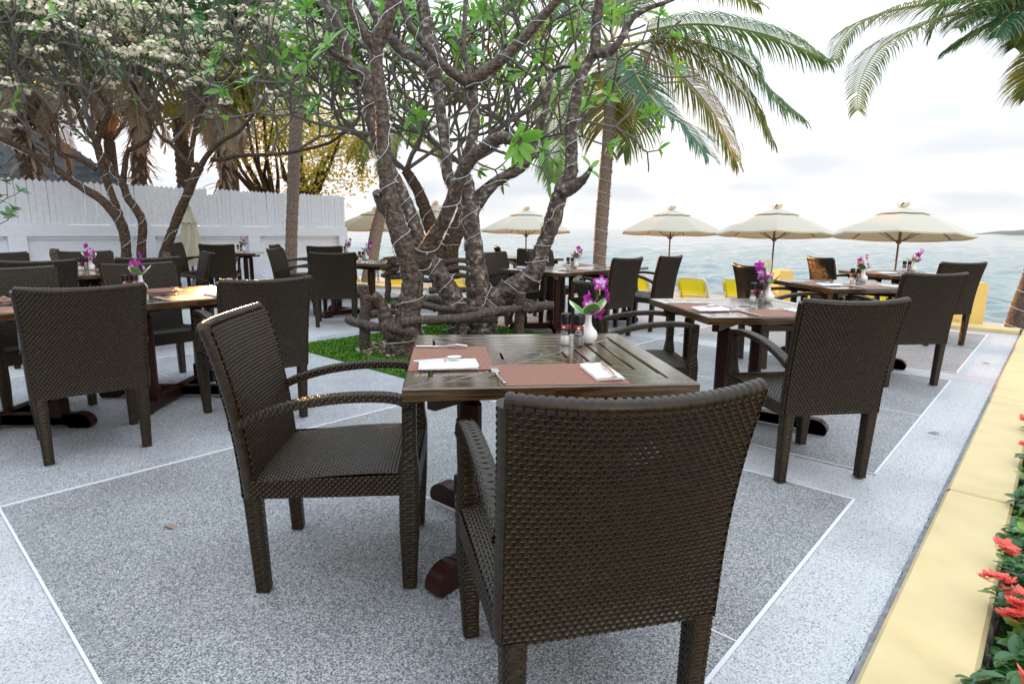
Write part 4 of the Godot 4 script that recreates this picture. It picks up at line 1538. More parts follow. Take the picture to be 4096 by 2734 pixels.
func build_beach() -> void:
	var u := make_umbrella()
	var spots := [["open cream parasol farthest right over the sea, above the corner table", -2.94, -16.81, 0.15], ["open cream parasol between the two other parasols on the right", -5.74, -16.63, 0.35],
		["open cream parasol just right of the coconut palm trunk", -8.66, -16.45, 0.2], ["open cream parasol behind the leaning trunk, left of the coconut palm", -13.0, -14.99, 0.3],
		["open cream parasol seen through the fork of the big frangipani", -16.35, -14.06, 0.1], ["open cream parasol beside the end of the white wall", -17.67, -12.51, 0.3]]
	for i in spots.size():
		var s: Array = spots[i]
		var o: Node3D = u.duplicate()
		o.name = numbered("beach_umbrella")
		add_child(o)
		o.position = Vector3(s[1], -0.75 + (0.22 if i == 4 else 0.0), s[2])
		o.rotation.y = s[3]
		var away := Vector3(s[1], 0, s[2]).normalized()
		o.rotate(Vector3.UP.cross(away).normalized(), [0.085, 0.07, 0.05, 0.05, -0.12, 0.03][i])
		tag(o, s[0], "umbrella", "open parasols on the beach")
	u.free()
	var l := make_lounger()
	for s: Array in LOUNGERS:
		var o: Node3D = l.duplicate()
		o.name = numbered("sun_lounger")
		add_child(o)
		o.position = Vector3(s[1], -0.75, s[2])
		o.rotation.y = deg_to_rad(s[3])
		tag(o, s[0], "sun lounger", "yellow sun loungers on the beach")
	l.free()
	# closed umbrella by the wall
	var c := thing("closed_umbrella", "closed cream parasol standing against the white wall", "umbrella", Vector3(-12.5, 0.004, -4.55))
	c.scale = Vector3(1.0, 0.89, 1.0)
	var b := MB.new()
	b.tube([Vector3(0, 0, 0), Vector3(0, 2.0, 0)], [0.022, 0.02], 10)
	part("pole", b.mesh(mats.pole_wood), c)
	b = MB.new()
	b.lathe([Vector2(0.001, 0.0), Vector2(0.25, 0.0), Vector2(0.25, 0.05), Vector2(0.05, 0.07), Vector2(0.04, 0.2)], 18)
	part("base", b.mesh(mats.kerb_cement), c)
	b = MB.new()
	b.patch(func(p: float, q: float) -> Vector3:
		var a := TAU * p
		var fold := 0.5 + 0.5 * sin(a * 8.0 + 1.2 * sin(q * 5.0))
		var r := lerpf(0.055, 0.285, pow(q, 0.8)) * (1.0 - 0.30 * fold * smoothstep(0.05, 0.3, q))
		return Vector3(cos(a) * r, lerpf(1.60, 0.55, q) - 0.03 * fold * q, sin(a) * r), 96, 20)
	part("folded_canopy", b.mesh(mats.canvas_cream), c)
	b = MB.new()
	b.patch(func(p: float, q: float) -> Vector3:
		var a := TAU * p
		var fold := 0.5 + 0.5 * sin(a * 7.0 + 2.0)
		var r := lerpf(0.03, 0.165, q) * (1.0 - 0.25 * fold * q)
		return Vector3(cos(a) * r, lerpf(1.80, 1.44, q) - 0.03 * fold * q, sin(a) * r), 72, 10)
	part("folded_vent_cap", b.mesh(mats.canvas_cream), c)
	b = MB.new()
	b.patch(func(p: float, q: float) -> Vector3: return Vector3(cos(TAU * p) * lerpf(0.02, 0.13, q), 1.82 - 0.05 * q * q + 0.02 * sin(TAU * p * 3.0), sin(TAU * p) * lerpf(0.02, 0.13, q)), 24, 3)
	part("top_flap", b.mesh(mats.canvas_cream), c)
	# yellow boards standing beyond the seaward kerb
	for s: Array in [["tall yellow panel box behind the chair at the far right corner", -0.98, -10.15, 0.0], ["yellow panel box behind the second table along the kerb", -3.6, -10.6, 0.2], ["yellow panel box beside the foot of the coconut palm", -6.55, -10.3, 0.1]]:
		var y := thing("yellow_panel_box", s[0], "box", Vector3(s[1], -0.75, s[2]), s[3] + 0.55, "yellow panel boxes along the sea side")
		b = MB.new()
		b.box(Vector3(0.13, 0.67, 0), Vector3(0.20, 1.34, 0.30), Basis(), 0.006)
		part("upright_panel", b.mesh(mats.yellow_board), y)
		b = MB.new()
		b.box(Vector3(0.245, 0.66, 0.0), Vector3(0.026, 1.32, 0.27), Basis(), 0.004)
		part("edge_board", b.mesh(mats.yellow_board), y)
		b = MB.new()
		b.box(Vector3(-0.22, 0.46, 0.02), Vector3(0.46, 0.92, 0.26), Basis(), 0.006)
		var dr := part("low_door", b.mesh(mats.yellow_board), y)
		b = MB.new()
		for q: Array in [[0.0, 0.10, 0.10, 0.008], [0.0, -0.10, 0.10, 0.008], [0.05, 0.0, 0.008, 0.20], [-0.05, 0.0, 0.008, 0.20]]:
			b.box(Vector3(-0.10 + q[0], 0.74 + q[1], 0.153), Vector3(q[2], q[3], 0.008))
		part("handle_frame", b.mesh(mats.kerb_yellow), dr)
	# lattice box behind the parasol pole
	var lt := thing("lattice_box", "small cream lattice box at the parasol pole beyond the second kerb table", "box", Vector3(-4.05, -0.75, -11.4), 0.6)
	b = MB.new()
	b.box(Vector3(0, 0.61, 0), Vector3(0.40, 1.22, 0.25), Basis(), 0.006)
	part("body", b.mesh(mats.yellow_board), lt)
	b = MB.new()
	for i in 6:
		b.box(Vector3(-0.10 + 0.04 * i, 1.36, 0.0), Vector3(0.014, 0.22, 0.012))
		b.box(Vector3(0, 1.26 + 0.04 * i, 0.002), Vector3(0.22, 0.014, 0.010))
	b.box(Vector3(0, 1.24, 0), Vector3(0.05, 0.06, 0.012))
	part("lattice_panel", b.mesh(mats.lattice), lt)

# ---------------------------------------------------------------- rough log fences and lamps
func log_piece(a: Vector3, d: Vector3, r: float) -> ArrayMesh:
	var b := MB.new()
	var n := maxi(4, int((d - a).length() / 0.05))
	var p := []
	var rr := []
	for i in n + 1:
		var t := float(i) / n
		p.append(a.lerp(d, t) + Vector3(soft_noise.get_noise_2d(t * 2.0 + a.x * 7.0, 1.0), soft_noise.get_noise_2d(t * 2.0 + a.z * 7.0, 5.0), soft_noise.get_noise_2d(t * 2.0, a.y * 9.0)) * 0.03)
		rr.append(r * (1.0 + 0.12 * soft_noise.get_noise_2d(t * 6.0, a.x * 11.0)) * (0.93 if i == 0 or i == n else 1.0))
	b.tube(p, rr, 11, true, bark_noise, 0.05)
	return b.mesh(mats.log)

func build_log_fences() -> void:
	var f := thing("log_fence", "rough log fence of posts and rails round the big frangipani", "fence")
	for p: Array in [[-5.07, -3.41, 0.66], [-4.35, -4.05, 0.50], [-4.22, -4.78, 0.56], [-5.95, -5.2, 0.55], [-5.15, -5.62, 0.55]]:
		var o := part("post", log_piece(Vector3(p[0], 0.0, p[1]), Vector3(p[0] + 0.01, p[2], p[1]), 0.055), f)
		var b := MB.new()
		b.lathe([Vector2(0.001, 0.004), Vector2(0.047, 0.003), Vector2(0.05, 0.0)], 12)
		part("sawn_end", b.mesh(mats.log_end), o, Vector3(p[0] + 0.01, p[2], p[1]))
	for q: Array in [[-5.22, 0.30, -3.33, -4.28, 0.29, -3.42, 0.045], [-5.15, 0.34, -3.52, -5.7, 0.36, -5.1, 0.042], [-5.3, 0.42, -3.9, -4.2, 0.36, -4.6, 0.04], [-4.42, 0.36, -3.35, -4.15, 0.40, -4.95, 0.042],
		[-4.75, 0.27, -4.2, -4.05, 0.42, -5.15, 0.045], [-4.1, 0.44, -4.85, -5.35, 0.36, -5.65, 0.042], [-5.1, 0.46, -5.7, -6.05, 0.42, -5.1, 0.042], [-4.7, 0.30, -3.9, -4.28, 0.30, -4.5, 0.04], [-5.5, 0.40, -4.6, -4.9, 0.33, -4.75, 0.05], [-4.4, 0.34, -5.3, -4.05, 0.42, -4.7, 0.05]]:
		part("rail", log_piece(Vector3(q[0], q[1], q[2]), Vector3(q[3], q[4], q[5]), q[6]), f)
	var f2 := thing("log_fence", "rough log fence round the smaller frangipani behind", "fence")
	for p: Array in [[-7.3, -6.25], [-8.35, -6.1], [-8.2, -7.1], [-7.2, -7.05]]:
		part("post", log_piece(Vector3(p[0], 0, p[1]), Vector3(p[0], 0.72, p[1]), 0.05), f2)
	for h: float in [0.42, 0.54, 0.66]:
		part("rail", log_piece(Vector3(-7.1, h, -6.25), Vector3(-8.5, h, -6.1), 0.04), f2)
		part("rail", log_piece(Vector3(-7.28, h + 0.05, -6.1), Vector3(-7.15, h + 0.05, -7.2), 0.04), f2)
		part("rail", log_piece(Vector3(-8.3, h + 0.05, -6.0), Vector3(-8.25, h + 0.05, -7.2), 0.04), f2)
	var f3 := thing("log_fence", "short log posts round the flowering frangipani by the wall", "fence")
	for p: Array in [[-9.1, -1.75, 0.92], [-9.0, -2.95, 0.86], [-9.3, -2.2, 0.8], [-10.4, -2.0, 0.9]]:
		part("post", log_piece(Vector3(p[0], 0, p[1]), Vector3(p[0] + 0.02, p[2], p[1]), 0.055), f3)
	for h: float in [0.4, 0.66]:
		part("rail", log_piece(Vector3(-9.08, h, -1.6), Vector3(-9.0, h, -3.1), 0.04), f3)
	# flood lamp on the turf behind the trunk
	var lp := thing("flood_lamp", "small grey flood lamp on a stake behind the big trunk", "lamp", Vector3(-6.75, 0.016, -5.75), 0.7)
	var b := MB.new()
	b.box(Vector3(0, 0.26, 0), Vector3(0.22, 0.16, 0.10), Basis(Vector3.RIGHT, -0.5), 0.015)
	part("housing", b.mesh(mats.lamp_grey), lp)
	b = MB.new()
	b.box(Vector3(0, 0.30, -0.065), Vector3(0.18, 0.12, 0.02), Basis(Vector3.RIGHT, -0.5), 0.004)
	part("lamp_glass", b.mesh(mats.lamp_dark), lp)
	b = MB.new()
	b.tube([Vector3(0, 0, 0), Vector3(0, 0.2, 0)], [0.02, 0.02], 8)
	part("stake", b.mesh(mats.lamp_dark), lp)

# ---------------------------------------------------------------- trees
func leaf_mesh(l: float, w: float, droop: float, m: Material) -> ArrayMesh:
	# blade from the origin along +z, folded on the midrib
	var b := MB.new()
	b.patch(func(u: float, v: float) -> Vector3:
		var s := 2.0 * u - 1.0
		var t := clampf((v - 0.08) / 0.92, 0.0, 1.0)
		var ww := w * pow(sin(PI * pow(t, 0.85)), 0.75) + 0.0018
		return Vector3(s * ww, absf(s) * ww * 0.30 - droop * v * v * l, v * l), 4, 6)
	return b.mesh(m)

func flower_mb(s: float) -> MB:
	var b := MB.new()
	for k in 5:
		var a := TAU * k / 5.0
		var d := Vector3(cos(a), 0.45, sin(a)).normalized()
		var sx := Vector3(-sin(a), 0, cos(a))
		b.patch(func(u: float, v: float) -> Vector3:
			var q := 2.0 * u - 1.0
			return d * v * s + sx * q * s * 0.46 * sin(PI * (0.12 + 0.80 * v)) + Vector3(0, -0.28 * v * v * s + 0.05 * s * q, 0), 2, 3)
	return b

func cluster_mesh(sd: int) -> ArrayMesh:
	var r := RandomNumberGenerator.new()
	r.seed = sd
	var b := MB.new()
	var n := 6 + r.randi() % 5
	for i in n:
		var a := r.randf() * TAU
		var d := Vector3(cos(a), r.randf_range(0.15, 1.2), sin(a)).normalized()
		var q0 := r.randf_range(0.8, 1.6)
		var y := (d + Vector3(r.randf_range(-.4, .4), 0.3, r.randf_range(-.4, .4))).normalized()
		var x := y.cross(Vector3(0.3, 0.1, 1)).normalized()
		b.add(flower_mb(r.randf_range(0.028, 0.040)), Transform3D(Basis(x, y, x.cross(y)), d * 0.09 * q0))
		b.tube([Vector3.ZERO, d * 0.09 * q0], [0.003, 0.002], 4)
	return b.mesh(mats.petal)

class Grow:
	var rng := RandomNumberGenerator.new()
	var mb := MB.new()
	var tips := []
	var up := 0.35
	func branch(p: Vector3, d: Vector3, ln: float, r: float, depth: int) -> void:
		var path := []
		var rad := []
		var q := p
		var dir := d
		var seg := 4
		for i in seg + 1:
			path.append(q); rad.append(lerpf(r, r * 0.86, float(i) / seg))
			dir = (dir + Vector3(rng.randf_range(-1, 1), rng.randf_range(-0.6, 1) + up * 0.6, rng.randf_range(-1, 1)) * 0.16).normalized()
			q += dir * ln / seg
		mb.tube(path, rad, 6 if r > 0.012 else 5, depth <= 0)
		var e: Vector3 = path[seg]
		if depth <= 0:
			tips.append([e, dir])
			return
		var n := 2 + (1 if rng.randf() < 0.35 else 0)
		var side := dir.cross(Vector3(rng.randf_range(-1, 1), rng.randf_range(-1, 1), rng.randf_range(-1, 1))).normalized()
		for k in n:
			var a := TAU * k / n + rng.randf_range(-0.4, 0.4)
			var s := side.rotated(dir, a)
			var nd := (dir * 0.75 + s * rng.randf_range(0.55, 0.95) + Vector3(0, up, 0)).normalized()
			branch(e, nd, ln * rng.randf_range(0.72, 0.95), r * 0.80, depth - 1)

func whorl(tips: Array, count_lo: int, count_hi: int, r: RandomNumberGenerator, chance: float) -> Array:
	# leaf transforms at the branch tips
	var out := []
	for t: Array in tips:
		if r.randf() > chance: continue
		var p: Vector3 = t[0]
		var d: Vector3 = t[1]
		var n := r.randi_range(count_lo, count_hi)
		var side := d.cross(Vector3(0.3, 0.2, 1).normalized()).normalized()
		var a0 := r.randf() * TAU
		for k in n:
			var s := side.rotated(d, a0 + TAU * k / n + r.randf_range(-0.3, 0.3))
			var z := (s + d * r.randf_range(0.15, 0.8) + Vector3(0, r.randf_range(-0.25, 0.15), 0)).normalized()
			var x := z.cross(d).normalized()
			if x.length() < 0.5: x = side
			var y := z.cross(x) * -1.0
			if y.y < 0: y = -y
			x = y.cross(z)
			out.append(Transform3D(Basis(x, y, z).scaled(Vector3.ONE * r.randf_range(0.6, 1.15)), p - d * r.randf() * 0.05))
	return out

func leaves_on(tree: Node3D, xfs: Array, meshes: Array, near: Vector3, keep := 290) -> void:
	xfs.sort_custom(func(a: Transform3D, b: Transform3D) -> bool: return a.origin.distance_squared_to(near) < b.origin.distance_squared_to(near))
	var rest := {}
	for i in xfs.size():
		var m: Mesh = meshes[(i * 7 + i / 5) % meshes.size()]
		if i < keep:
			var o := part("leaf", m, tree)
			o.transform = xfs[i]
		else:
			if not rest.has(m): rest[m] = []
			rest[m].append(xfs[i])
	for m: Mesh in rest:
		var mm := MultiMesh.new()
		mm.transform_format = MultiMesh.TRANSFORM_3D
		mm.mesh = m
		mm.instance_count = rest[m].size()
		for i in rest[m].size(): mm.set_instance_transform(i, rest[m][i])
		var mi := MultiMeshInstance3D.new()
		mi.name = "foliage"
		mi.multimesh = mm
		mi.set_meta("kind", "stuff")
		tree.add_child(mi, true)

func limbs_on(tree: Node3D, limbs: Array, m: Material, step: float, sides: int, amp: float, called := "limb") -> void:
	for i in limbs.size():
		var mm := m
		if m == mats.bark and i in [2, 8, 12, 13, 14, 15, 16, 17, 18, 19]: mm = mats.bark_lichen
		var sp: Array = spline(limbs[i], step)
		var b := MB.new()
		var rr: Array = sp[1]
		for k in rr.size(): rr[k] = float(rr[k]) * (1.0 + 0.10 * soft_noise.get_noise_2d(k * step * 7.0, i * 9.0))
		b.tube(sp[0], rr, sides, true, bark_noise, amp)
		part("trunk" if i == 0 else called, b.mesh(mm), tree)

func string_lights(label: String, limbs: Array, pick: Array, turns_per_m: float) -> void:
	var t := thing("string_lights", label, "string lights", Vector3.ZERO, 0.0, "white string lights wound on the frangipani trees")
	for i: int in pick:
		var sp: Array = spline(limbs[i], 0.012)
		var p: Array = sp[0]
		var r: Array = sp[1]
		if p.size() < 12: continue
		var w := MB.new()
		var bulbs := MB.new()
		var path := []
		var rad := []
		var ph := float(i) * 1.7
		var x := Vector3.RIGHT
		for k in range(4, p.size() - 1):
			var tg: Vector3 = (p[k + 1] - p[k - 1]).normalized()
			x = (x - tg * x.dot(tg)).normalized()
			var y := tg.cross(x)
			ph += 0.012 * TAU * turns_per_m * (1.0 + 2.2 * soft_noise.get_noise_2d(k * 0.018, i * 3.0))
			var d := x * cos(ph) + y * sin(ph)
			var q: Vector3 = p[k] + d * (float(r[k]) * 1.10 + 0.008)
			path.append(q); rad.append(0.0027)
			if k % 9 == 5:
				var bd := (d + tg * soft_noise.get_noise_2d(k, i) * 2.0).normalized()
				bulbs.tube([q, q + bd * 0.032], [0.0045, 0.0035], 5)
		w.tube(path, rad, 5)
		part("wire", w.mesh(mats.wire_white), t)
		if bulbs.v.size() > 0:
			var bo := part("bulbs", bulbs.mesh(mats.wire_white), t)
			bo.set_meta("kind", "stuff")

func end_of(l: Array) -> Array:
	var a: Array = l[l.size() - 1]
	var b: Array = l[l.size() - 2]
	var p := Vector3(a[0], a[1], a[2])
	return [p, (p - Vector3(b[0], b[1], b[2])).normalized(), a[3]]

func build_frangipanis() -> void:
	var leaf_a := leaf_mesh(0.24, 0.034, 0.25, mats.frangi_leaf)
	var leaf_b := leaf_mesh(0.20, 0.036, 0.10, mats.frangi_leaf_lime)
	var leaf_c := leaf_mesh(0.22, 0.032, 0.35, mats.frangi_leaf_dark)
	var big := leaf_mesh(0.25, 0.042, 0.15, mats.frangi_leaf_lime)
	var cam := Vector3(0, 1.22, 0)
	# the big one in the middle
	var t := thing("frangipani_tree", "big gnarled frangipani with thick bare limbs in the middle of the terrace", "tree")
	limbs_on(t, LIMBS_MAIN, mats.bark, 0.018, 22, 0.08)
	var g := Grow.new()
	g.rng.seed = 21
	# fork the cut-off limbs above the frame and a few leafy shoots low down
	var r := RandomNumberGenerator.new()
	r.seed = 31
	for i: int in [0, 1, 2, 9, 10, 11, 12, 13, 14, 15]:
		var e := end_of(LIMBS_MAIN[i])
		for k in 2:
			var d: Vector3 = (e[1] + Vector3(r.randf_range(-1, 1), r.randf_range(0.3, 1.0), r.randf_range(-1, 1)) * 0.8).normalized()
			g.branch(e[0], d, 0.42, minf(float(e[2]) * 0.62, 0.035), 2)
	var tw := part("twigs", g.mb.mesh(mats.twig), t)
	tw.set_meta("kind", "stuff")
	var xf := whorl(g.tips, 4, 7, r, 0.6)
	leaves_on(t, xf, [leaf_a, leaf_b, leaf_c], cam, 200)
	# leaf rosettes on the cut ends that show in the picture
	for q: Array in [[6, 13, 1.0], [3, 9, 0.95], [18, 6, 0.8], [19, 5, 0.8], [16, 4, 0.6]]:
		var e := end_of(LIMBS_MAIN[q[0]])
		for x: Transform3D in whorl([[e[0], e[1]]], q[1], q[1], r, 1.0):
			var o := part("leaf", big, t)
			o.transform = x.scaled_local(Vector3.ONE * float(q[2]))
	string_lights("white string lights wound round the limbs of the big frangipani", LIMBS_MAIN, [0, 1, 2, 6, 8, 9, 10, 12, 13, 14, 17], 2.7)
	# the flowering one by the wall
	var f := thing("frangipani_tree", "flowering frangipani full of cream blossom before the white fence", "tree")
	limbs_on(f, LIMBS_LEFT, mats.bark_plain, 0.03, 14, 0.06)
	g = Grow.new()
	g.rng.seed = 77
	g.up = 0.22
	for i: int in [0, 1, 2, 4, 5, 6, 9, 10, 11, 12]:
		var e := end_of(LIMBS_LEFT[i])
		for k in 2:
			var d: Vector3 = (e[1] * 0.7 + Vector3(r.randf_range(-1, 1), r.randf_range(0.1, 0.7), r.randf_range(-1, 1)) * 0.75).normalized()
			g.branch(e[0], d, 0.46, 0.030, 4)
	for q: Array in [[1, 4], [1, 6], [2, 2], [4, 3], [7, 2], [10, 3], [10, 5], [11, 2], [12, 3], [12, 4], [9, 3], [3, 6]]:
		var l: Array = LIMBS_LEFT[q[0]]
		var a: Array = l[mini(q[1], l.size() - 1)]
		g.branch(Vector3(a[0], a[1], a[2]), Vector3(r.randf_range(-.8, .8), r.randf_range(0.4, 0.9), r.randf_range(-.8, .8)).normalized(), 0.46, 0.026, 4)
	tw = part("twigs", g.mb.mesh(mats.twig), f)
	tw.set_meta("kind", "stuff")
	leaves_on(f, whorl(g.tips, 2, 4, r, 0.22), [leaf_a, leaf_c, leaf_b], cam, 150)
	var cl := []
	for i in 6: cl.append(cluster_mesh(60 + i))
	var nc := 0
	var spare := []
	g.tips.sort_custom(func(a: Array, b: Array) -> bool: return a[0].distance_squared_to(cam) < b[0].distance_squared_to(cam))
	for tp: Array in g.tips:
		var low: bool = tp[0].y < 2.6
		if r.randf() < (0.85 if low else 0.42): continue
		var x := Transform3D(Basis(Vector3.UP, r.randf() * TAU).scaled(Vector3.ONE * r.randf_range(0.8, 1.25)), tp[0])
		if nc < 295:
			var o := part("flower_cluster", cl[nc % 6], f)
			o.transform = x
			nc += 1
		else: spare.append(x)
	if spare.size() > 0:
		var mm := MultiMesh.new()
		mm.transform_format = MultiMesh.TRANSFORM_3D
		mm.mesh = cl[0]
		mm.instance_count = spare.size()
		for i in spare.size(): mm.set_instance_transform(i, spare[i])
		var mi := MultiMeshInstance3D.new()
		mi.name = "blossom"
		mi.multimesh = mm
		mi.set_meta("kind", "stuff")
		f.add_child(mi, true)
	print("left tips ", g.tips.size())
	string_lights("white string lights wound round the stems of the flowering frangipani", LIMBS_LEFT, [0, 1, 3, 8, 10], 2.4)
	# the smaller one behind
	var s := thing("frangipani_tree", "smaller frangipani with thin grey branches behind the big one", "tree")
	limbs_on(s, LIMBS_THIRD, mats.bark_plain, 0.03, 12, 0.06)
	g = Grow.new()
	g.rng.seed = 5
	g.up = 0.12
	var starts := []
	for i in 3: starts.append(end_of(LIMBS_THIRD[i]))
	for i in 16:
		var e: Array = starts[i % 3]
		var an := TAU * i / 16.0 + r.randf_range(-.2, .2)
		var d: Vector3 = Vector3(cos(an), r.randf_range(0.25, 0.75), sin(an)).normalized()
		g.branch(e[0], d, 0.80, 0.034, 4)
	tw = part("twigs", g.mb.mesh(mats.twig), s)
	tw.set_meta("kind", "stuff")
	leaves_on(s, whorl(g.tips, 4, 8, r, 0.72), [leaf_a, leaf_b, leaf_a, leaf_c], cam, 290)
	nc = 0
	for tp: Array in g.tips:
		if r.randf() < 0.90: continue
		var o := part("flower_cluster", cl[nc % 6], s)
		o.position = tp[0]
		nc += 1
	print("third tips ", g.tips.size())
	string_lights("white string lights wound round the smaller frangipani", LIMBS_THIRD, [0, 1], 3.0)

# palms -------------------------------------------------------------------
func frond_mesh(path: Array, leaf_len: float, n: int, sd: int, m: Material, hang: float, width := 0.022) -> Array:
	# path of the rib; leaflets in two rows, drooping with gravity
	var r := RandomNumberGenerator.new()
	r.seed = sd
	var pts := []
	for i in path.size(): pts.append([path[i].x, path[i].y, path[i].z, 0.0])
	var sp: Array = spline(pts, 0.06)
	var p: Array = sp[0]
	var cnt := p.size()
	var rad := []
	for i in cnt: rad.append(lerpf(0.030, 0.004, float(i) / (cnt - 1)))
	var rib := MB.new()
	rib.tube(p, rad, 6)
	var b := MB.new()
	for i in n:
		var t := lerpf(0.16, 0.995, float(i) / (n - 1))
		var f := t * (cnt - 1)
		var k := mini(int(f), cnt - 2)
		var o: Vector3 = p[k].lerp(p[k + 1], f - k)
		var tg: Vector3 = (p[k + 1] - p[k]).normalized()
		var side := tg.cross(Vector3.UP)
		if side.length() < 0.15: side = tg.cross(Vector3(0.4, 0, 1))
		side = side.normalized()
		var ll := leaf_len * (0.55 + 0.45 * sin(PI * clampf(t * 0.9 + 0.12, 0.0, 1.0))) * lerpf(1.0, 0.62, smoothstep(0.75, 1.0, t))
		for sg: float in [-1.0, 1.0]:
			if r.randf() < 0.04: continue
			var l2 := ll * r.randf_range(0.82, 1.1)
			var d := (side * sg * 0.85 + tg * lerpf(0.35, 1.15, t * t) + Vector3(0, 0.18, 0)).normalized()
			var q := o
			var dirn := d
			var seg := 4
			var wd := tg
			var base := b.v.size()
			for j in seg + 1:
				var w := width * (sin(PI * (0.16 + 0.84 * float(j) / seg)) + 0.05)
				if j == seg: w = 0.001
				var wv := (tg - dirn * tg.dot(dirn)).normalized() * w
				var nn := dirn.cross(wv).normalized()
				b.vert(q - wv, nn); b.vert(q + wv, nn)
				q += dirn * l2 / seg
				dirn = (dirn + Vector3(r.randf_range(-.1, .1), -hang * (0.6 + 0.5 * j), r.randf_range(-.1, .1))).normalized()
			for j in seg:
				var a := base + j * 2
				b.ix.append_array(PackedInt32Array([a, a + 1, a + 3, a, a + 3, a + 2]))
	return [rib.mesh(mats.palm_rib), b.mesh(m)]

func add_frond(tree: Node3D, path: Array, ll: float, n: int, sd: int, m: Material, hang: float, width := 0.022, called := "frond") -> void:
	var fm := frond_mesh(path, ll, n, sd, m, hang, width)
	var rb := part(called, fm[1], tree)
	part("rib", fm[0], rb)

func arc_frond(o: Vector3, az: float, el: float, ln: float, sag: float) -> Array:
	var out := []
	var p := o
	var e := el
	for i in 7:
		out.append(p)
		p += Vector3(cos(az) * cos(e), sin(e), sin(az) * cos(e)) * ln / 6.0
		e -= sag / 6.0
	return out

func palm_trunk(tree: Node3D, pts: Array, m: Material, ringed := 0.05) -> void:
	var sp: Array = spline(pts, 0.03)
	var rr: Array = sp[1]
	for k in rr.size():
		var ph := fmod(k * 0.03, 0.16) / 0.16
		rr[k] = float(rr[k]) * (1.0 + ringed * (1.0 - ph) + 0.05 * soft_noise.get_noise_2d(k * 0.09, 4.0))
	var b := MB.new()
	b.tube(sp[0], rr, 18, true, bark_noise, 0.03)
	part("trunk", b.mesh(m), tree)

func palm_cord(label: String, pts: Array, lo: int) -> void:
	var sp: Array = spline(pts, 0.02)
	var p: Array = sp[0]
	var r: Array = sp[1]
	var path := []
	var rad := []
	for k in range(lo, p.size()):
		var a := k * 0.02 * TAU / 0.27
		path.append(p[k] + Vector3(cos(a), 0, sin(a)) * (float(r[k]) * 1.09 + 0.008))
		rad.append(0.006)
	var b := MB.new()
	b.tube(path, rad, 5)
	solo("wound_cord", b.mesh(mats.cord_pale), label, "cord")

func to_path(l: Array) -> Array:
	var o := []
	for a: Array in l: o.append(Vector3(a[0], a[1], a[2]))
	return o

func build_palms() -> void:
	var t := thing("coconut_palm", "coconut palm with arching green fronds and cord-wound trunk before the sea", "palm tree")
	palm_trunk(t, TRUNK_PALM_RIGHT[0], mats.palm_bark)
	var pm := [mats.palm_green, mats.palm_green, mats.palm_olive, mats.palm_olive, mats.palm_teal, mats.palm_teal, mats.palm_green, mats.palm_teal, mats.palm_olive, mats.palm_green, mats.palm_olive, mats.palm_green]
	for i in FRONDS_RIGHT.size():
		add_frond(t, to_path(FRONDS_RIGHT[i]), 1.35 if i < 5 else 1.1, 92, 300 + i, pm[i], 0.40 if i != 4 else 0.2, 0.0165)
	palm_cord("pale cord wound round the coconut palm trunk", TRUNK_PALM_RIGHT[0], 20)
	var c := thing("coconut_palm", "coconut palm at the right edge with fronds hanging into the top right corner", "palm tree")
	palm_trunk(c, TRUNK_PALM_CORNER[0], mats.palm_bark_dark)
	for i in FRONDS_TOP.size():
		add_frond(c, to_path(FRONDS_TOP[i]), 0.62, 86, 330 + i, [mats.palm_green, mats.palm_teal, mats.palm_olive, mats.palm_green, mats.palm_olive, mats.palm_olive, mats.palm_green, mats.palm_green, mats.palm_teal, mats.palm_green, mats.palm_olive][i], 0.36, 0.0115)
	palm_cord("pale cord wound round the palm trunk at the right edge", TRUNK_PALM_CORNER[0], 10)
	var l := thing("coconut_palm", "tall slim palm trunk standing before the white wall", "palm tree")
	palm_trunk(l, TRUNK_PALM_LEFT[0], mats.palm_bark, 0.09)
	var top: Array = TRUNK_PALM_LEFT[0][TRUNK_PALM_LEFT[0].size() - 1]
	var tp := Vector3(top[0], top[1], top[2])
	for i in 12:
		add_frond(l, arc_frond(tp, TAU * i / 12.0 + 0.2, 0.25 - 0.45 * (i % 3), 3.0, 1.5), 0.8, 70, 350 + i, [mats.palm_green, mats.palm_teal, mats.palm_green][i % 3], 0.34, 0.024)
	var s := thing("leaning_palm", "short leaning palm trunk at the shore beside the wall end", "palm tree")
	palm_trunk(s, TRUNK_PALM_SHORE[0], mats.palm_bark)
	var st: Array = TRUNK_PALM_SHORE[0][TRUNK_PALM_SHORE[0].size() - 1]
	for i in 9:
		add_frond(s, arc_frond(Vector3(st[0], st[1], st[2]), TAU * i / 9.0, 0.5 - 0.3 * (i % 3), 2.2, 1.5), 0.6, 50, 380 + i, mats.palm_olive, 0.3, 0.02)

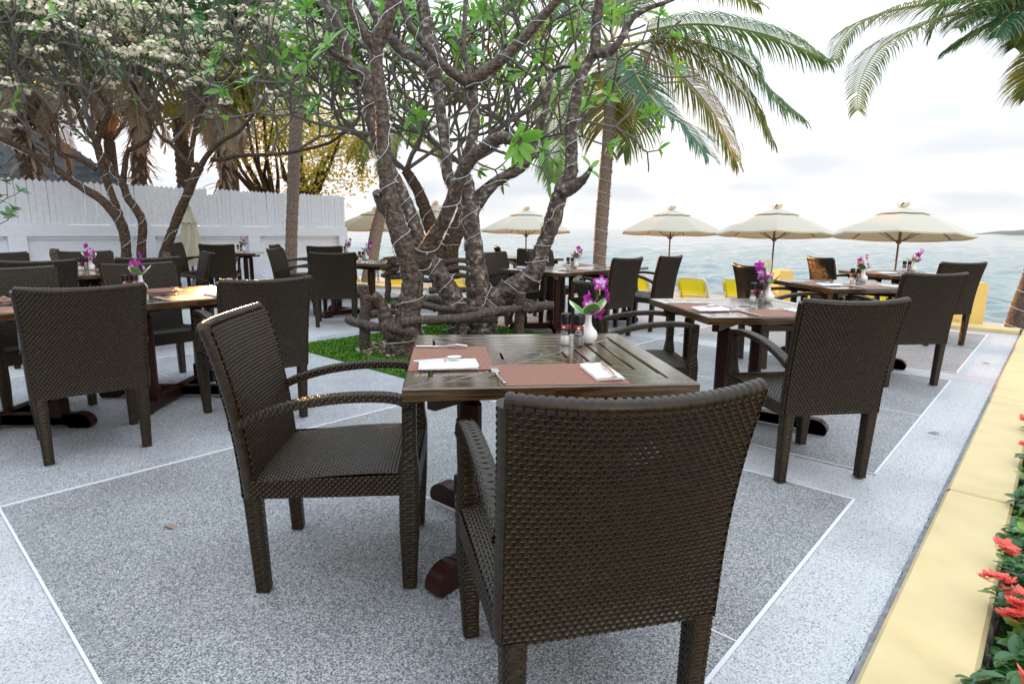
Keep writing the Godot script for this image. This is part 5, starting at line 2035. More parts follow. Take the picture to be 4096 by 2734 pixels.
# garden behind the fence --------------------------------------------------
func shaggy_palm(label: String, base: Vector3, h: float, rr: float, skirt: int, live: int, sd: int) -> void:
	var t := thing("shaggy_palm", label, "palm tree", base, 0.0, "palms with dead fronds behind the fence")
	var r := RandomNumberGenerator.new()
	r.seed = sd
	var pts := []
	for i in 8: pts.append([0.10 * sin(i * 0.7 + sd), h * i / 7.0, 0.08 * sin(i + sd), rr * (1.1 - 0.02 * i)])
	palm_trunk(t, pts, mats.palm_bark_dark, 0.22)
	# leaf-base husks
	var hb := MB.new()
	for i in 170:
		var a := r.randf() * TAU
		var y := h * (0.35 + 0.65 * r.randf())
		var o := Vector3(cos(a) * rr * 0.95, y, sin(a) * rr * 0.95)
		var d := Vector3(cos(a), r.randf_range(-0.9, 0.1), sin(a)).normalized()
		var sx := d.cross(Vector3.UP).normalized()
		petal(hb, Basis(sx, sx.cross(d), d), o, r.randf_range(0.25, 0.5), 0.03, -0.3, 0.4, 0.5)
	var hk := part("husks", hb.mesh(mats.palm_dry), t)
	hk.set_meta("kind", "stuff")
	for i in skirt:
		var a := TAU * i / skirt + r.randf_range(-.3, .3)
		var o := Vector3(0, h * r.randf_range(0.82, 1.0), 0)
		add_frond(t, arc_frond(o, a, r.randf_range(-0.8, 0.1), r.randf_range(1.2, 1.9), 1.5), 0.5, 70, sd * 50 + i, mats.palm_dry, 0.5, 0.008, "dead_frond")
	for i in live:
		var a := TAU * i / live + r.randf_range(-.2, .2)
		add_frond(t, arc_frond(Vector3(0, h, 0), a, r.randf_range(0.2, 1.1), r.randf_range(2.2, 3.2), 1.4), 0.75, 60, sd * 70 + i, mats.palm_green if i % 3 else mats.palm_olive, 0.22, 0.028)

func paddle_palm(label: String, base: Vector3, h: float, n: int, sd: int) -> void:
	var t := thing("traveller_palm", label, "palm tree", base, 0.0, "big paddle-leaved palms behind the fence")
	var r := RandomNumberGenerator.new()
	r.seed = sd
	palm_trunk(t, [[0, 0, 0, 0.2], [0, h * 0.5, 0, 0.19], [0, h, 0, 0.17]], mats.palm_bark_dark, 0.2)
	for i in n:
		var s := lerpf(-1.15, 1.15, float(i) / (n - 1))
		var fan := Vector3(0.25, 0, 1).normalized()
		var d := (fan * sin(s) + Vector3(0, cos(s), 0)).normalized()
		var o := Vector3(0, h - 0.1, 0)
		var e := o + d * r.randf_range(1.3, 1.8)
		var b := MB.new()
		b.tube([o - d * 0.3, o + d * 0.6, e], [0.07, 0.045, 0.03], 8)
		var st := part("leaf_stalk", b.mesh(mats.palm_rib), t)
		b = MB.new()
		var ll := r.randf_range(1.5, 2.1)
		var sx := Vector3(1, 0, -0.25).normalized().rotated(d, r.randf_range(-0.9, 0.9))
		var nn := sx.cross(d)
		var droop := 0.35 + 0.5 * absf(s)
		b.patch(func(u: float, v: float) -> Vector3:
			var q := 2.0 * u - 1.0
			var w := 0.34 * pow(sin(PI * (0.06 + 0.90 * v)), 0.5)
			var tear := 0.05 * sin(v * 60.0 + q * 3.0) * absf(q)
			return e + d * v * ll + sx * q * w + nn * (absf(q) * 0.10 + tear) - Vector3(0, droop * v * v * ll * 0.5, 0), 8, 36)
		part("leaf_blade", b.mesh(mats.paddle), st)

func bushy_tree(called: String, label: String, base: Vector3, trunk_h: float, ctr: Vector3, size: Vector3, clumps: int, per: int, leaf: float, m: Material, sd: int, tm: Material) -> void:
	var t := thing(called, label, "tree", base)
	var r := RandomNumberGenerator.new()
	r.seed = sd
	var g := MB.new()
	var cp := []
	for i in clumps:
		var a := r.randf() * TAU
		var q := pow(r.randf(), 0.45)
		var y := r.randf_range(-1, 1)
		var k := sqrt(1.0 - y * y) * q
		cp.append(ctr + Vector3(cos(a) * k * size.x, y * q * size.y, sin(a) * k * size.z))
	var fork := Vector3(0, trunk_h, 0)
	g.tube([Vector3.ZERO, Vector3(0.05, trunk_h * 0.5, 0.03), fork], [0.26, 0.2, 0.18], 12, true, bark_noise, 0.06)
	part("trunk", g.mesh(tm), t)
	g = MB.new()
	for i in mini(clumps, 12):
		var e: Vector3 = cp[i]
		var mid := fork.lerp(e, 0.5) + Vector3(r.randf_range(-.3, .3), -0.15, r.randf_range(-.3, .3))
		g.tube([fork, fork.lerp(mid, 0.5), mid, e.lerp(mid, 0.4), e], [0.10, 0.08, 0.05, 0.03, 0.012], 7)
	var lm := part("limbs", g.mesh(tm), t)
	lm.set_meta("kind", "stuff")
	var b := MB.new()
	for c: Vector3 in cp:
		var cr := r.randf_range(0.35, 0.8)
		for i in per:
			var d := Vector3(r.randfn(), r.randfn() * 0.7, r.randfn()) * 0.5 * cr
			var o := c + d
			var z := Vector3(r.randf_range(-1, 1), r.randf_range(-1, 0.4), r.randf_range(-1, 1)).normalized()
			var x := z.cross(Vector3(r.randf_range(-1, 1), 1, r.randf_range(-1, 1))).normalized() * leaf * 0.32
			var nn := z.cross(x).normalized()
			var l := leaf * r.randf_range(0.7, 1.3)
			var base_i := b.vert(o, nn)
			b.vert(o + z * l * 0.5 + x, nn); b.vert(o + z * l, nn); b.vert(o + z * l * 0.5 - x, nn)
			b.ix.append_array(PackedInt32Array([base_i, base_i + 1, base_i + 2, base_i, base_i + 2, base_i + 3]))
	var cr2 := part("crown", b.mesh(m), t)
	cr2.set_meta("kind", "stuff")

func build_garden() -> void:
	shaggy_palm("shaggy palm with a skirt of dead fronds at the far left", Vector3(-15.4, 0, -2.75), 4.6, 0.15, 13, 9, 3)
	shaggy_palm("shaggy palm left of the shingle roof ridge, mostly dead fronds", Vector3(-17.4, 0, -5.3), 5.0, 0.15, 11, 8, 5)
	shaggy_palm("shaggy palm behind the closed parasol", Vector3(-16.4, 0, -6.9), 4.9, 0.14, 10, 9, 7)
	paddle_palm("big paddle-leaved palm above the middle of the fence", Vector3(-19.0, 0, -6.9), 4.2, 11, 9)
	bushy_tree("golden_tree", "tree with golden backlit leaves behind the right half of the fence", Vector3(-18.4, 0, -9.3), 1.5, Vector3(0.4, 4.5, -0.4), Vector3(2.2, 2.0, 3.2), 110, 60, 0.13, mats.golden_leaf, 41, mats.bark_plain)
	bushy_tree("dense_tree", "dense dark evergreen high behind the fence", Vector3(-22.0, 0, -9.6), 4.0, Vector3(0.5, 7.9, 0.6), Vector3(2.8, 2.6, 4.0), 110, 100, 0.22, mats.dense_leaf, 43, mats.bark_plain)
	bushy_tree("dense_tree", "dense dark evergreen at the far left behind the shaggy palms", Vector3(-25.0, 0, -3.0), 3.0, Vector3(0, 6.6, 0), Vector3(3.0, 3.0, 4.6), 100, 80, 0.22, mats.dense_leaf, 47, mats.bark_plain)
	bushy_tree("dense_tree", "dense dark evergreen between the two others behind the fence", Vector3(-24.5, 0, -6.6), 4.0, Vector3(0, 7.4, -0.4), Vector3(2.4, 2.6, 3.6), 90, 100, 0.22, mats.dense_leaf, 59, mats.bark_plain)
	bushy_tree("wispy_tree", "wispy olive tree leaning over the end of the white wall", Vector3(-17.6, -0.6, -10.0), 2.6, Vector3(0.5, 4.0, -0.3), Vector3(1.6, 1.6, 1.8), 60, 45, 0.12, mats.golden_leaf, 53, mats.bark_plain)
	# small shrub in front of the wall at the left edge
	var t := thing("leafy_shrub", "thin leafy shrub before the wall at the left edge", "shrub", Vector3(-8.15, 0.0, -0.72))
	var g := Grow.new()
	g.rng.seed = 3
	g.up = 0.5
	g.mb.tube([Vector3(0, 0, 0), Vector3(0, 1.1, 0)], [0.02, 0.015], 6)
	for k in 5: g.branch(Vector3(0, 1.0, 0), Vector3(sin(k * 1.3), 0.35, cos(k * 1.3)).normalized(), 0.26, 0.008, 3)
	var st := part("stems", g.mb.mesh(mats.twig), t)
	st.set_meta("kind", "stuff")
	var rr := RandomNumberGenerator.new()
	rr.seed = 9
	var lf := leaf_mesh(0.085, 0.019, 0.1, mats.frangi_leaf_dark)
	leaves_on(t, whorl(g.tips, 8, 12, rr, 1.0), [lf], Vector3(0, 1.2, 0), 250)

# ixora bed -----------------------------------------------------------------
func build_ixora() -> void:
	var lf := []
	lf.append(leaf_mesh(0.06, 0.016, 0.15, mats.ixora_leaf))
	lf.append(leaf_mesh(0.05, 0.014, 0.0, mats.ixora_young))
	var r := RandomNumberGenerator.new()
	r.seed = 15
	var heads := []
	for h in 4:
		var b := MB.new()
		for i in 34:
			var a := r.randf() * TAU
			var q := sqrt(r.randf()) * 0.042
			var o := Vector3(cos(a) * q, 0.025 + 0.018 * (1.0 - q / 0.042) + r.randf() * 0.008, sin(a) * q)
			var tilt := Basis(Vector3(sin(a), 0, -cos(a)), -q * 12.0)
			for k in 4:
				var aa := TAU * k / 4.0 + a
				var d := tilt * Vector3(cos(aa), 0.25, sin(aa))
				var sx := tilt * Vector3(-sin(aa), 0, cos(aa)) * -0.0055
				var nn := tilt * Vector3.UP
				var i0 := b.vert(o, nn)
				b.vert(o + d * 0.010 + sx, nn); b.vert(o + d * 0.018, nn); b.vert(o + d * 0.010 - sx, nn)
				b.ix.append_array(PackedInt32Array([i0, i0 + 1, i0 + 2, i0, i0 + 2, i0 + 3]))
		heads.append(b.mesh(mats.ixora_flower))
	var words := ["nearest the camera", "second from the camera", "third from the camera", "fourth from the camera", "fifth from the camera", "sixth from the camera", "seventh from the camera", "eighth from the camera", "ninth from the camera", "tenth from the camera", "eleventh from the camera", "last in the row"]
	for i in words.size():
		var z := -0.8 - i * 0.36
		var t := thing("ixora_bush", "red flowering ixora bush below the yellow kerb, " + words[i], "bush", Vector3(0.225, -0.165, z), 0.0, "ixora bushes below the kerb")
		var xf := []
		var yng := []
		var hn := 0
		for k in 190:
			var a := r.randf() * TAU
			var q := sqrt(r.randf()) * 0.27
			var top := Vector3(cos(a) * q, 0.10 + 0.25 * r.randf() - q * 0.25, sin(a) * q)
			var d := (Vector3(cos(a) * q * 2.0, 1, sin(a) * q * 2.0)).normalized()
			if k % 4 == 0: yng.append([top + d * 0.01, d])
			else: xf.append([top - d * 0.02, d])
			if k % 6 == 0 and top.y > 0.2:
				part("flower_head", heads[k % 4], t, top + Vector3(0, 0.005, 0), Vector3(r.randf_range(-.3, .3), r.randf() * 6.0, r.randf_range(-.3, .3))).scale = Vector3.ONE * r.randf_range(0.8, 1.25)
				hn += 1
		leaves_on(t, whorl(xf, 4, 7, r, 1.0), [lf[0]], Vector3(0, 1.2, 0), 180)
		leaves_on(t, whorl(yng, 4, 5, r, 0.8), [lf[1]], Vector3(0, 1.2, 0), 60)
		var b := MB.new()
		for k in 10: b.tube([Vector3(0, -0.18, 0), Vector3(r.randf_range(-.2, .2), 0.25, r.randf_range(-.2, .2))], [0.006, 0.003], 5)
		var stm := part("stems", b.mesh(mats.twig), t)
		stm.set_meta("kind", "stuff")

func build_litter() -> void:
	var r := RandomNumberGenerator.new()
	r.seed = 70
	var lf := leaf_mesh(0.07, 0.013, 0.15, mats.palm_dry)
	var fm := MB.new()
	fm.add(flower_mb(0.035), Transform3D(Basis(), Vector3(0, 0.012, 0)))
	var fl := fm.mesh(mats.petal)
	var spots := [["small dry leaf on the floor near the camera at left", -2.6, -0.75], ["small dry leaf beside the second kerb table", -1.9, -3.15], ["small dry leaf on the pale band by the kerb", -0.42, -4.4], ["small dry leaf left of the turf", -6.4, -3.1], ["small dry leaf near the yellow kerb, far end", -0.45, -7.2]]
	for s: Array in spots: solo("dry_leaf", lf, s[0], "leaf", Vector3(s[1], 0.0105, s[2]), r.randf() * 6.0, "dry leaves on the floor")
	for s: Array in [["fallen cream blossom under the sun glint table", -5.3, -2.2], ["fallen cream blossom behind the sun glint table", -5.9, -2.5]]: solo("fallen_blossom", fl, s[0], "flower", Vector3(s[1], 0.009, s[2]), r.randf() * 6.0, "fallen blossoms")

const CHAIRS := [
	["brown wicker armchair side-on at the left of the nearest table", -2.115, -0.88, 47.0],
	["brown wicker armchair seen from behind, nearest the camera", -0.555, -0.985, 146.0],
	["brown wicker armchair seen from behind at the second table along the kerb", -0.665, -3.07, 141.0],
	["brown wicker armchair seen from behind at the third table along the kerb", -0.70, -5.60, 140.0],
	["brown wicker armchair seen from behind at the farthest table along the kerb", -0.77, -7.98, 140.0],
	["dark wicker armchair behind the orchid of the nearest table", -2.16, -3.03, 44.0],
	["brown wicker armchair left of the third kerb table, side lit orange", -2.13, -5.52, 48.0],
	["brown wicker armchair left of the farthest kerb table, against the sea", -2.21, -8.0, 46.0],
	["grey-brown wicker armchair right of the joined tables, the nearer one", -3.56, -5.85, 176.0],
	["grey-brown wicker armchair right of the joined tables, the farther one", -3.51, -6.75, 180.0],
	["dark wicker armchair seen from behind beside the sun glint table", -3.44, -1.66, 174.0],
	["dark wicker armchair seen from behind at the left, in front of the edge table", -3.58, -0.78, 172.0],
	["wicker armchair facing the camera at the left picture edge", -5.42, -0.76, 4.0],
	["wicker armchair facing the camera behind the purple orchid at left", -5.49, -1.58, 6.0],
	["dark wicker armchair seen from behind below the flowering frangipani stems", -6.45, -1.96, 172.0],
	["dark wicker armchair seen from behind at left, its top cut by the picture edge", -6.39, -1.10, 176.0],
	["wicker armchair facing the camera before the wall, left of the frangipani stems", -8.36, -1.89, 6.0],
	["wicker armchair facing the camera before the wall at the left picture edge", -8.40, -1.10, 4.0],
	["pale lit wicker armchair beside the closed parasol", -11.70, -3.96, 44.0],
	["wicker armchair turned left under the closed parasol", -7.43, -2.89, -100.0],
	["dark wicker armchair seen from behind at the table against the wall", -10.52, -4.23, 148.0],
	["wicker armchair left of the slim palm trunk, the farther of two", -9.96, -4.95, 48.0],
	["wicker armchair left of the slim palm trunk, the nearer of two", -8.25, -4.10, 42.0],
	["dark wicker armchair seen from behind at the end of the wall, the farther one", -8.82, -5.23, 150.0],
	["black wicker armchair seen from behind left of the log fence", -6.50, -3.96, 146.0],
	["dark wicker armchair between the big tree's right trunks", -5.56, -5.75, 8.0],
	["small far wicker armchair against the sea behind the big tree", -7.40, -7.75, 48.0],
	["dark wicker armchair seen from behind at the sea table behind the leaning trunk", -6.20, -7.35, 150.0],
	["wicker armchair facing the camera behind the leaning trunk", -5.60, -6.75, 0.0]]

const TABLES := [
	["nearest the camera", -1.455, -1.73, 48.5, [0, 3], Vector2(-0.02, -0.28)],
	["second along the kerb", -1.475, -3.85, 50.0, [0, 3], Vector2(-0.03, -0.30)],
	["third along the kerb", -1.475, -6.30, 50.0, [0, 3], Vector2(0.0, -0.30)],
	["last along the kerb", -1.465, -8.62, 50.0, [0, 3], Vector2(0.03, -0.30)],
	["before the coconut palm", -4.55, -5.78, 90.0, [0, 2], Vector2(-0.03, -0.36)],
	["nearest the coconut palm", -4.55, -6.74, 90.0, [0, 2]],
	["by the sea", -6.85, -8.05, 50.0, [0], Vector2(-0.12, -0.28)],
	["with the sun glint", -4.62, -1.52, 90.0, [0, 2], Vector2(-0.25, 0.17)],
	["at left edge", -4.66, -0.52, 90.0, [0, 2]],
	["before the flowering tree", -7.40, -1.92, 90.0, [0, 2], Vector2(-0.25, 0.22)],
	["against the white wall", -11.40, -4.88, 55.0, [0], Vector2(-0.22, -0.22)],
	["left of the big tree", -7.40, -4.82, 52.0, [0, 3], Vector2(-0.22, -0.30)],
	["beyond the slim palm", -9.60, -5.95, 55.0, [0], Vector2(-0.25, -0.28)]]

const LOUNGERS := [
	["yellow sun lounger left of the big trunk, beside the parasol foot", -14.2, -10.8, 20.0],
	["yellow sun lounger behind the table left of the big trunk", -14.9, -9.7, 20.0],
	["yellow sun lounger seen through the fork of the big trunk", -12.6, -11.6, 20.0],
	["yellow sun lounger behind the right trunk", -11.2, -11.9, 10.0],
	["yellow sun lounger behind the chairs right of the palm", -7.6, -13.1, 8.0],
	["yellow sun lounger, left of the two in the open between chairs", -6.15, -13.1, 8.0],
	["yellow sun lounger, right of the two in the open between chairs", -5.3, -13.6, 8.0],
	["yellow sun lounger under the third kerb table", -3.65, -13.6, 5.0],
	["yellow sun lounger under the fourth kerb table", -2.75, -13.9, 5.0]]

func _ready() -> void:
	rng.seed = 1
	make_materials()
	camera_and_light()
	build_ground()
	build_turf()
	build_wall()
	build_house()
	build_restaurant()
	print("setting ", Time.get_ticks_msec())
	build_tables()
	build_chairs()
	print("furniture ", Time.get_ticks_msec())
	build_beach()
	build_log_fences()
	build_frangipanis()
	print("frangipani ", Time.get_ticks_msec())
	build_palms()
	build_garden()
	build_ixora()
	build_litter()
	print("done ", Time.get_ticks_msec())

const LIMBS_MAIN = [
	[[-4.614,-0.056,-3.529,0.178],[-4.608,0.200,-3.547,0.168],[-4.580,0.453,-3.585,0.114],[-4.559,0.703,-3.616,0.102],[-4.556,0.868,-3.608,0.104],[-4.596,1.031,-3.562,0.095],[-4.658,1.271,-3.515,0.088],[-4.700,1.508,-3.485,0.079],[-4.722,1.703,-3.463,0.070],[-4.741,1.974,-3.462,0.064],[-4.757,2.241,-3.464,0.061],[-4.772,2.465,-3.455,0.055],[-4.798,2.725,-3.445,0.057],[-4.767,2.859,-3.456,0.062],[-4.697,3.045,-3.515,0.059],[-4.642,3.334,-3.586,0.053],[-4.580,3.693,-3.681,0.045]],
	[[-4.799,2.771,-3.457,0.053],[-4.813,2.855,-3.396,0.046],[-4.888,3.034,-3.305,0.038],[-4.947,3.277,-3.245,0.032],[-4.994,3.552,-3.202,0.026]],
	[[-4.874,0.098,-4.499,0.128],[-4.922,0.437,-4.468,0.119],[-5.001,0.676,-4.383,0.100],[-5.091,0.865,-4.276,0.096],[-5.167,1.097,-4.193,0.082],[-5.206,1.326,-4.142,0.072],[-5.284,1.596,-4.066,0.068],[-5.423,1.950,-3.956,0.064],[-5.519,2.299,-3.884,0.060],[-5.527,2.555,-3.868,0.060],[-5.532,2.740,-3.837,0.062],[-5.627,2.864,-3.709,0.056],[-5.647,3.073,-3.671,0.052],[-5.679,3.240,-3.610,0.046],[-5.739,3.424,-3.530,0.039],[-5.797,3.654,-3.462,0.033]],
	[[-5.477,2.820,-3.610,0.034],[-5.508,2.861,-3.524,0.031],[-5.524,2.896,-3.449,0.021],[-5.522,2.939,-3.394,0.015]],
	[[-4.629,0.210,-3.445,0.100],[-4.682,0.378,-3.388,0.076],[-4.698,0.504,-3.355,0.052],[-4.696,0.573,-3.322,0.043],[-4.687,0.609,-3.287,0.037]],
	[[-4.703,0.547,-3.326,0.036],[-4.698,0.579,-3.236,0.029],[-4.671,0.599,-3.162,0.022]],
	[[-4.557,0.825,-3.665,0.083],[-4.461,0.956,-3.669,0.085],[-4.354,1.107,-3.687,0.071],[-4.245,1.235,-3.701,0.064],[-4.152,1.350,-3.698,0.063],[-4.058,1.542,-3.715,0.059],[-3.966,1.716,-3.725,0.056],[-3.831,1.856,-3.766,0.055],[-3.653,1.966,-3.838,0.056],[-3.525,1.954,-3.834,0.050],[-3.405,1.922,-3.819,0.037]],
	[[-4.735,1.312,-3.559,0.072],[-4.799,1.431,-3.485,0.066],[-4.817,1.510,-3.442,0.046],[-4.812,1.547,-3.411,0.037]],
	[[-4.849,-0.015,-4.836,0.221],[-4.867,0.211,-4.833,0.172],[-4.889,0.411,-4.819,0.129],[-4.899,0.610,-4.816,0.135],[-4.913,0.806,-4.809,0.114],[-4.944,1.049,-4.798,0.103],[-4.967,1.242,-4.781,0.099],[-4.990,1.480,-4.777,0.095],[-5.013,1.669,-4.759,0.078],[-5.029,1.808,-4.736,0.071],[-5.009,1.994,-4.757,0.060],[-4.965,2.136,-4.788,0.063],[-4.943,2.337,-4.814,0.060],[-4.962,2.550,-4.807,0.059],[-4.981,2.741,-4.793,0.062]],
	[[-4.980,2.727,-4.791,0.068],[-4.992,2.770,-4.745,0.060],[-5.136,2.897,-4.601,0.049],[-5.288,3.100,-4.469,0.042],[-5.426,3.305,-4.350,0.039],[-5.485,3.492,-4.298,0.032],[-5.554,3.738,-4.251,0.029]],
	[[-4.980,2.727,-4.791,0.071],[-4.907,2.781,-4.779,0.067],[-4.693,2.948,-4.924,0.058],[-4.477,3.179,-5.085,0.051],[-4.313,3.386,-5.194,0.044],[-4.180,3.526,-5.259,0.041],[-4.030,3.720,-5.352,0.037]],
	[[-4.985,2.741,-4.790,0.038],[-5.029,2.885,-4.814,0.034],[-5.117,3.145,-4.827,0.028],[-5.160,3.407,-4.882,0.025],[-5.203,3.671,-4.937,0.023],[-5.242,3.960,-5.002,0.020]],
	[[-5.093,1.340,-4.888,0.100],[-5.185,1.535,-4.854,0.080],[-5.279,1.681,-4.806,0.063],[-5.350,1.828,-4.778,0.063],[-5.379,1.994,-4.794,0.059],[-5.460,2.351,-4.810,0.059],[-5.522,2.621,-4.822,0.063],[-5.587,2.890,-4.831,0.070],[-5.673,3.031,-4.789,0.066],[-5.837,3.157,-4.672,0.063],[-6.006,3.316,-4.559,0.056],[-6.212,3.638,-4.454,0.049],[-6.329,3.877,-4.409,0.042]],
	[[-5.593,2.880,-4.823,0.080],[-5.650,3.193,-4.851,0.084],[-5.710,3.394,-4.847,0.073],[-5.775,3.604,-4.841,0.073],[-5.828,3.785,-4.838,0.070],[-5.893,4.079,-4.854,0.063]],
	[[-4.897,0.207,-4.849,0.181],[-4.809,0.360,-4.916,0.152],[-4.636,0.538,-5.065,0.115],[-4.491,0.656,-5.175,0.114],[-4.398,0.776,-5.238,0.100],[-4.358,0.937,-5.263,0.089],[-4.310,1.078,-5.291,0.088],[-4.262,1.222,-5.319,0.091],[-4.224,1.359,-5.337,0.094],[-4.191,1.533,-5.358,0.090],[-4.144,1.671,-5.385,0.086],[-4.082,1.800,-5.422,0.076],[-4.070,1.963,-5.422,0.069],[-4.094,2.293,-5.432,0.065],[-4.073,2.539,-5.461,0.062],[-4.045,2.781,-5.496,0.058],[-3.982,2.940,-5.542,0.055],[-3.925,3.060,-5.572,0.057],[-3.919,3.277,-5.581,0.054],[-3.905,3.460,-5.589,0.050],[-3.874,3.720,-5.630,0.047]],
	[[-3.917,3.052,-5.560,0.058],[-3.814,3.023,-5.587,0.054],[-3.724,3.051,-5.618,0.044],[-3.642,3.166,-5.662,0.037],[-3.569,3.337,-5.712,0.034],[-3.443,3.419,-5.788,0.025],[-3.283,3.474,-5.888,0.020],[-3.112,3.562,-6.006,0.018]],
	[[-4.097,1.620,-5.311,0.083],[-3.979,1.687,-5.367,0.071],[-3.890,1.743,-5.392,0.045],[-3.826,1.816,-5.400,0.029],[-3.782,1.861,-5.382,0.022]],
	[[-5.049,1.339,-4.859,0.087],[-5.000,1.456,-4.895,0.063],[-4.888,1.669,-5.012,0.052],[-4.780,1.793,-5.103,0.051],[-4.636,1.864,-5.213,0.044],[-4.536,2.035,-5.308,0.037],[-4.506,2.326,-5.371,0.034],[-4.457,2.497,-5.420,0.032],[-4.434,2.752,-5.467,0.034],[-4.423,2.933,-5.484,0.030]],
	[[-4.421,2.924,-5.483,0.027],[-4.484,2.993,-5.444,0.023],[-4.538,3.030,-5.404,0.017]],
	[[-4.421,2.924,-5.483,0.027],[-4.323,2.949,-5.510,0.023],[-4.205,2.951,-5.549,0.015]]]
const LIMBS_LEFT = [
	[[-11.392,0.634,-3.125,0.081],[-11.349,0.821,-3.131,0.073],[-11.350,1.123,-3.126,0.080],[-11.376,1.325,-3.073,0.082],[-11.422,1.474,-2.989,0.072],[-11.508,1.645,-2.874,0.066],[-11.645,1.789,-2.707,0.058],[-11.783,1.956,-2.544,0.055],[-11.917,2.120,-2.384,0.052],[-12.048,2.271,-2.223,0.047],[-12.213,2.418,-2.031,0.042],[-12.330,2.505,-1.867,0.037],[-12.485,2.613,-1.674,0.032]],
	[[-11.578,1.379,-3.144,0.065],[-11.676,1.760,-3.083,0.057],[-11.735,2.062,-3.038,0.054],[-11.772,2.361,-3.010,0.057],[-11.777,2.556,-2.987,0.051],[-11.849,2.698,-2.888,0.038],[-11.890,2.889,-2.831,0.033],[-11.917,3.128,-2.798,0.030],[-12.061,3.412,-2.671,0.025]],
	[[-11.764,2.531,-2.992,0.051],[-11.625,2.797,-3.082,0.046],[-11.508,3.009,-3.138,0.038],[-11.565,3.264,-3.048,0.030],[-11.616,3.491,-2.956,0.025]],
	[[-11.424,0.625,-3.368,0.077],[-11.411,0.815,-3.370,0.069],[-11.406,1.254,-3.425,0.064],[-11.470,1.486,-3.367,0.066],[-11.542,1.664,-3.288,0.060],[-11.591,1.893,-3.243,0.057],[-11.716,2.118,-3.128,0.049],[-11.794,2.367,-3.060,0.044]],
	[[-11.716,1.874,-3.282,0.053],[-11.648,2.128,-3.315,0.045],[-11.569,2.405,-3.365,0.039],[-11.370,2.500,-3.478,0.036],[-11.180,2.645,-3.595,0.031],[-11.159,2.912,-3.590,0.026],[-11.178,3.198,-3.553,0.023]],
	[[-11.752,1.932,-2.577,0.033],[-11.767,2.223,-2.569,0.027],[-11.809,2.314,-2.484,0.027],[-11.797,2.551,-2.486,0.025],[-11.810,2.906,-2.496,0.022]],
	[[-11.855,2.105,-2.390,0.032],[-11.770,2.441,-2.369,0.029],[-11.848,2.801,-2.207,0.027],[-11.791,2.987,-2.122,0.021]],
	[[-11.716,2.102,-2.927,0.038],[-11.875,2.268,-2.722,0.033],[-11.979,2.331,-2.541,0.030],[-12.081,2.542,-2.399,0.025],[-12.047,2.506,-2.318,0.022]],
	[[-11.388,0.616,-3.673,0.084],[-11.321,0.833,-3.719,0.079],[-11.216,1.207,-3.841,0.073],[-11.116,1.472,-3.929,0.075],[-11.014,1.708,-4.012,0.072],[-10.916,1.968,-4.098,0.069],[-10.803,2.186,-4.187,0.063]],
	[[-10.837,2.225,-4.165,0.048],[-10.847,2.215,-4.044,0.039],[-10.896,2.359,-3.926,0.034],[-10.945,2.526,-3.814,0.031],[-11.005,2.639,-3.679,0.026],[-11.095,3.000,-3.578,0.020]],
	[[-10.919,2.249,-4.098,0.042],[-10.896,2.426,-4.104,0.039],[-10.854,2.679,-4.147,0.037],[-10.797,2.955,-4.210,0.034],[-10.688,3.205,-4.312,0.034],[-10.579,3.451,-4.414,0.031],[-10.385,3.621,-4.574,0.026],[-10.274,3.839,-4.670,0.023]],
	[[-10.803,2.186,-4.187,0.048],[-10.671,2.402,-4.292,0.042],[-10.470,2.605,-4.456,0.034],[-10.245,2.754,-4.629,0.029],[-10.042,3.054,-4.820,0.023]],
	[[-10.671,2.305,-4.335,0.040],[-10.429,2.296,-4.415,0.034],[-10.141,2.351,-4.553,0.031],[-9.660,2.362,-4.854,0.028],[-9.285,2.399,-5.066,0.025],[-8.833,2.515,-5.367,0.023],[-8.560,2.675,-5.517,0.020]]]
const LIMBS_THIRD = [
	[[-7.404,0.405,-6.677,0.157],[-7.462,0.757,-6.686,0.150],[-7.436,1.074,-6.762,0.143],[-7.358,1.390,-6.885,0.128],[-7.320,1.809,-6.998,0.106],[-7.439,2.225,-6.967,0.092]],
	[[-7.510,0.403,-6.581,0.143],[-7.570,0.897,-6.548,0.128],[-7.672,1.314,-6.458,0.113],[-7.807,1.792,-6.354,0.091],[-7.945,2.127,-6.209,0.076]],
	[[-7.304,1.529,-6.913,0.106],[-7.030,1.876,-7.158,0.091],[-6.708,2.151,-7.427,0.077],[-6.399,2.489,-7.700,0.062]]]
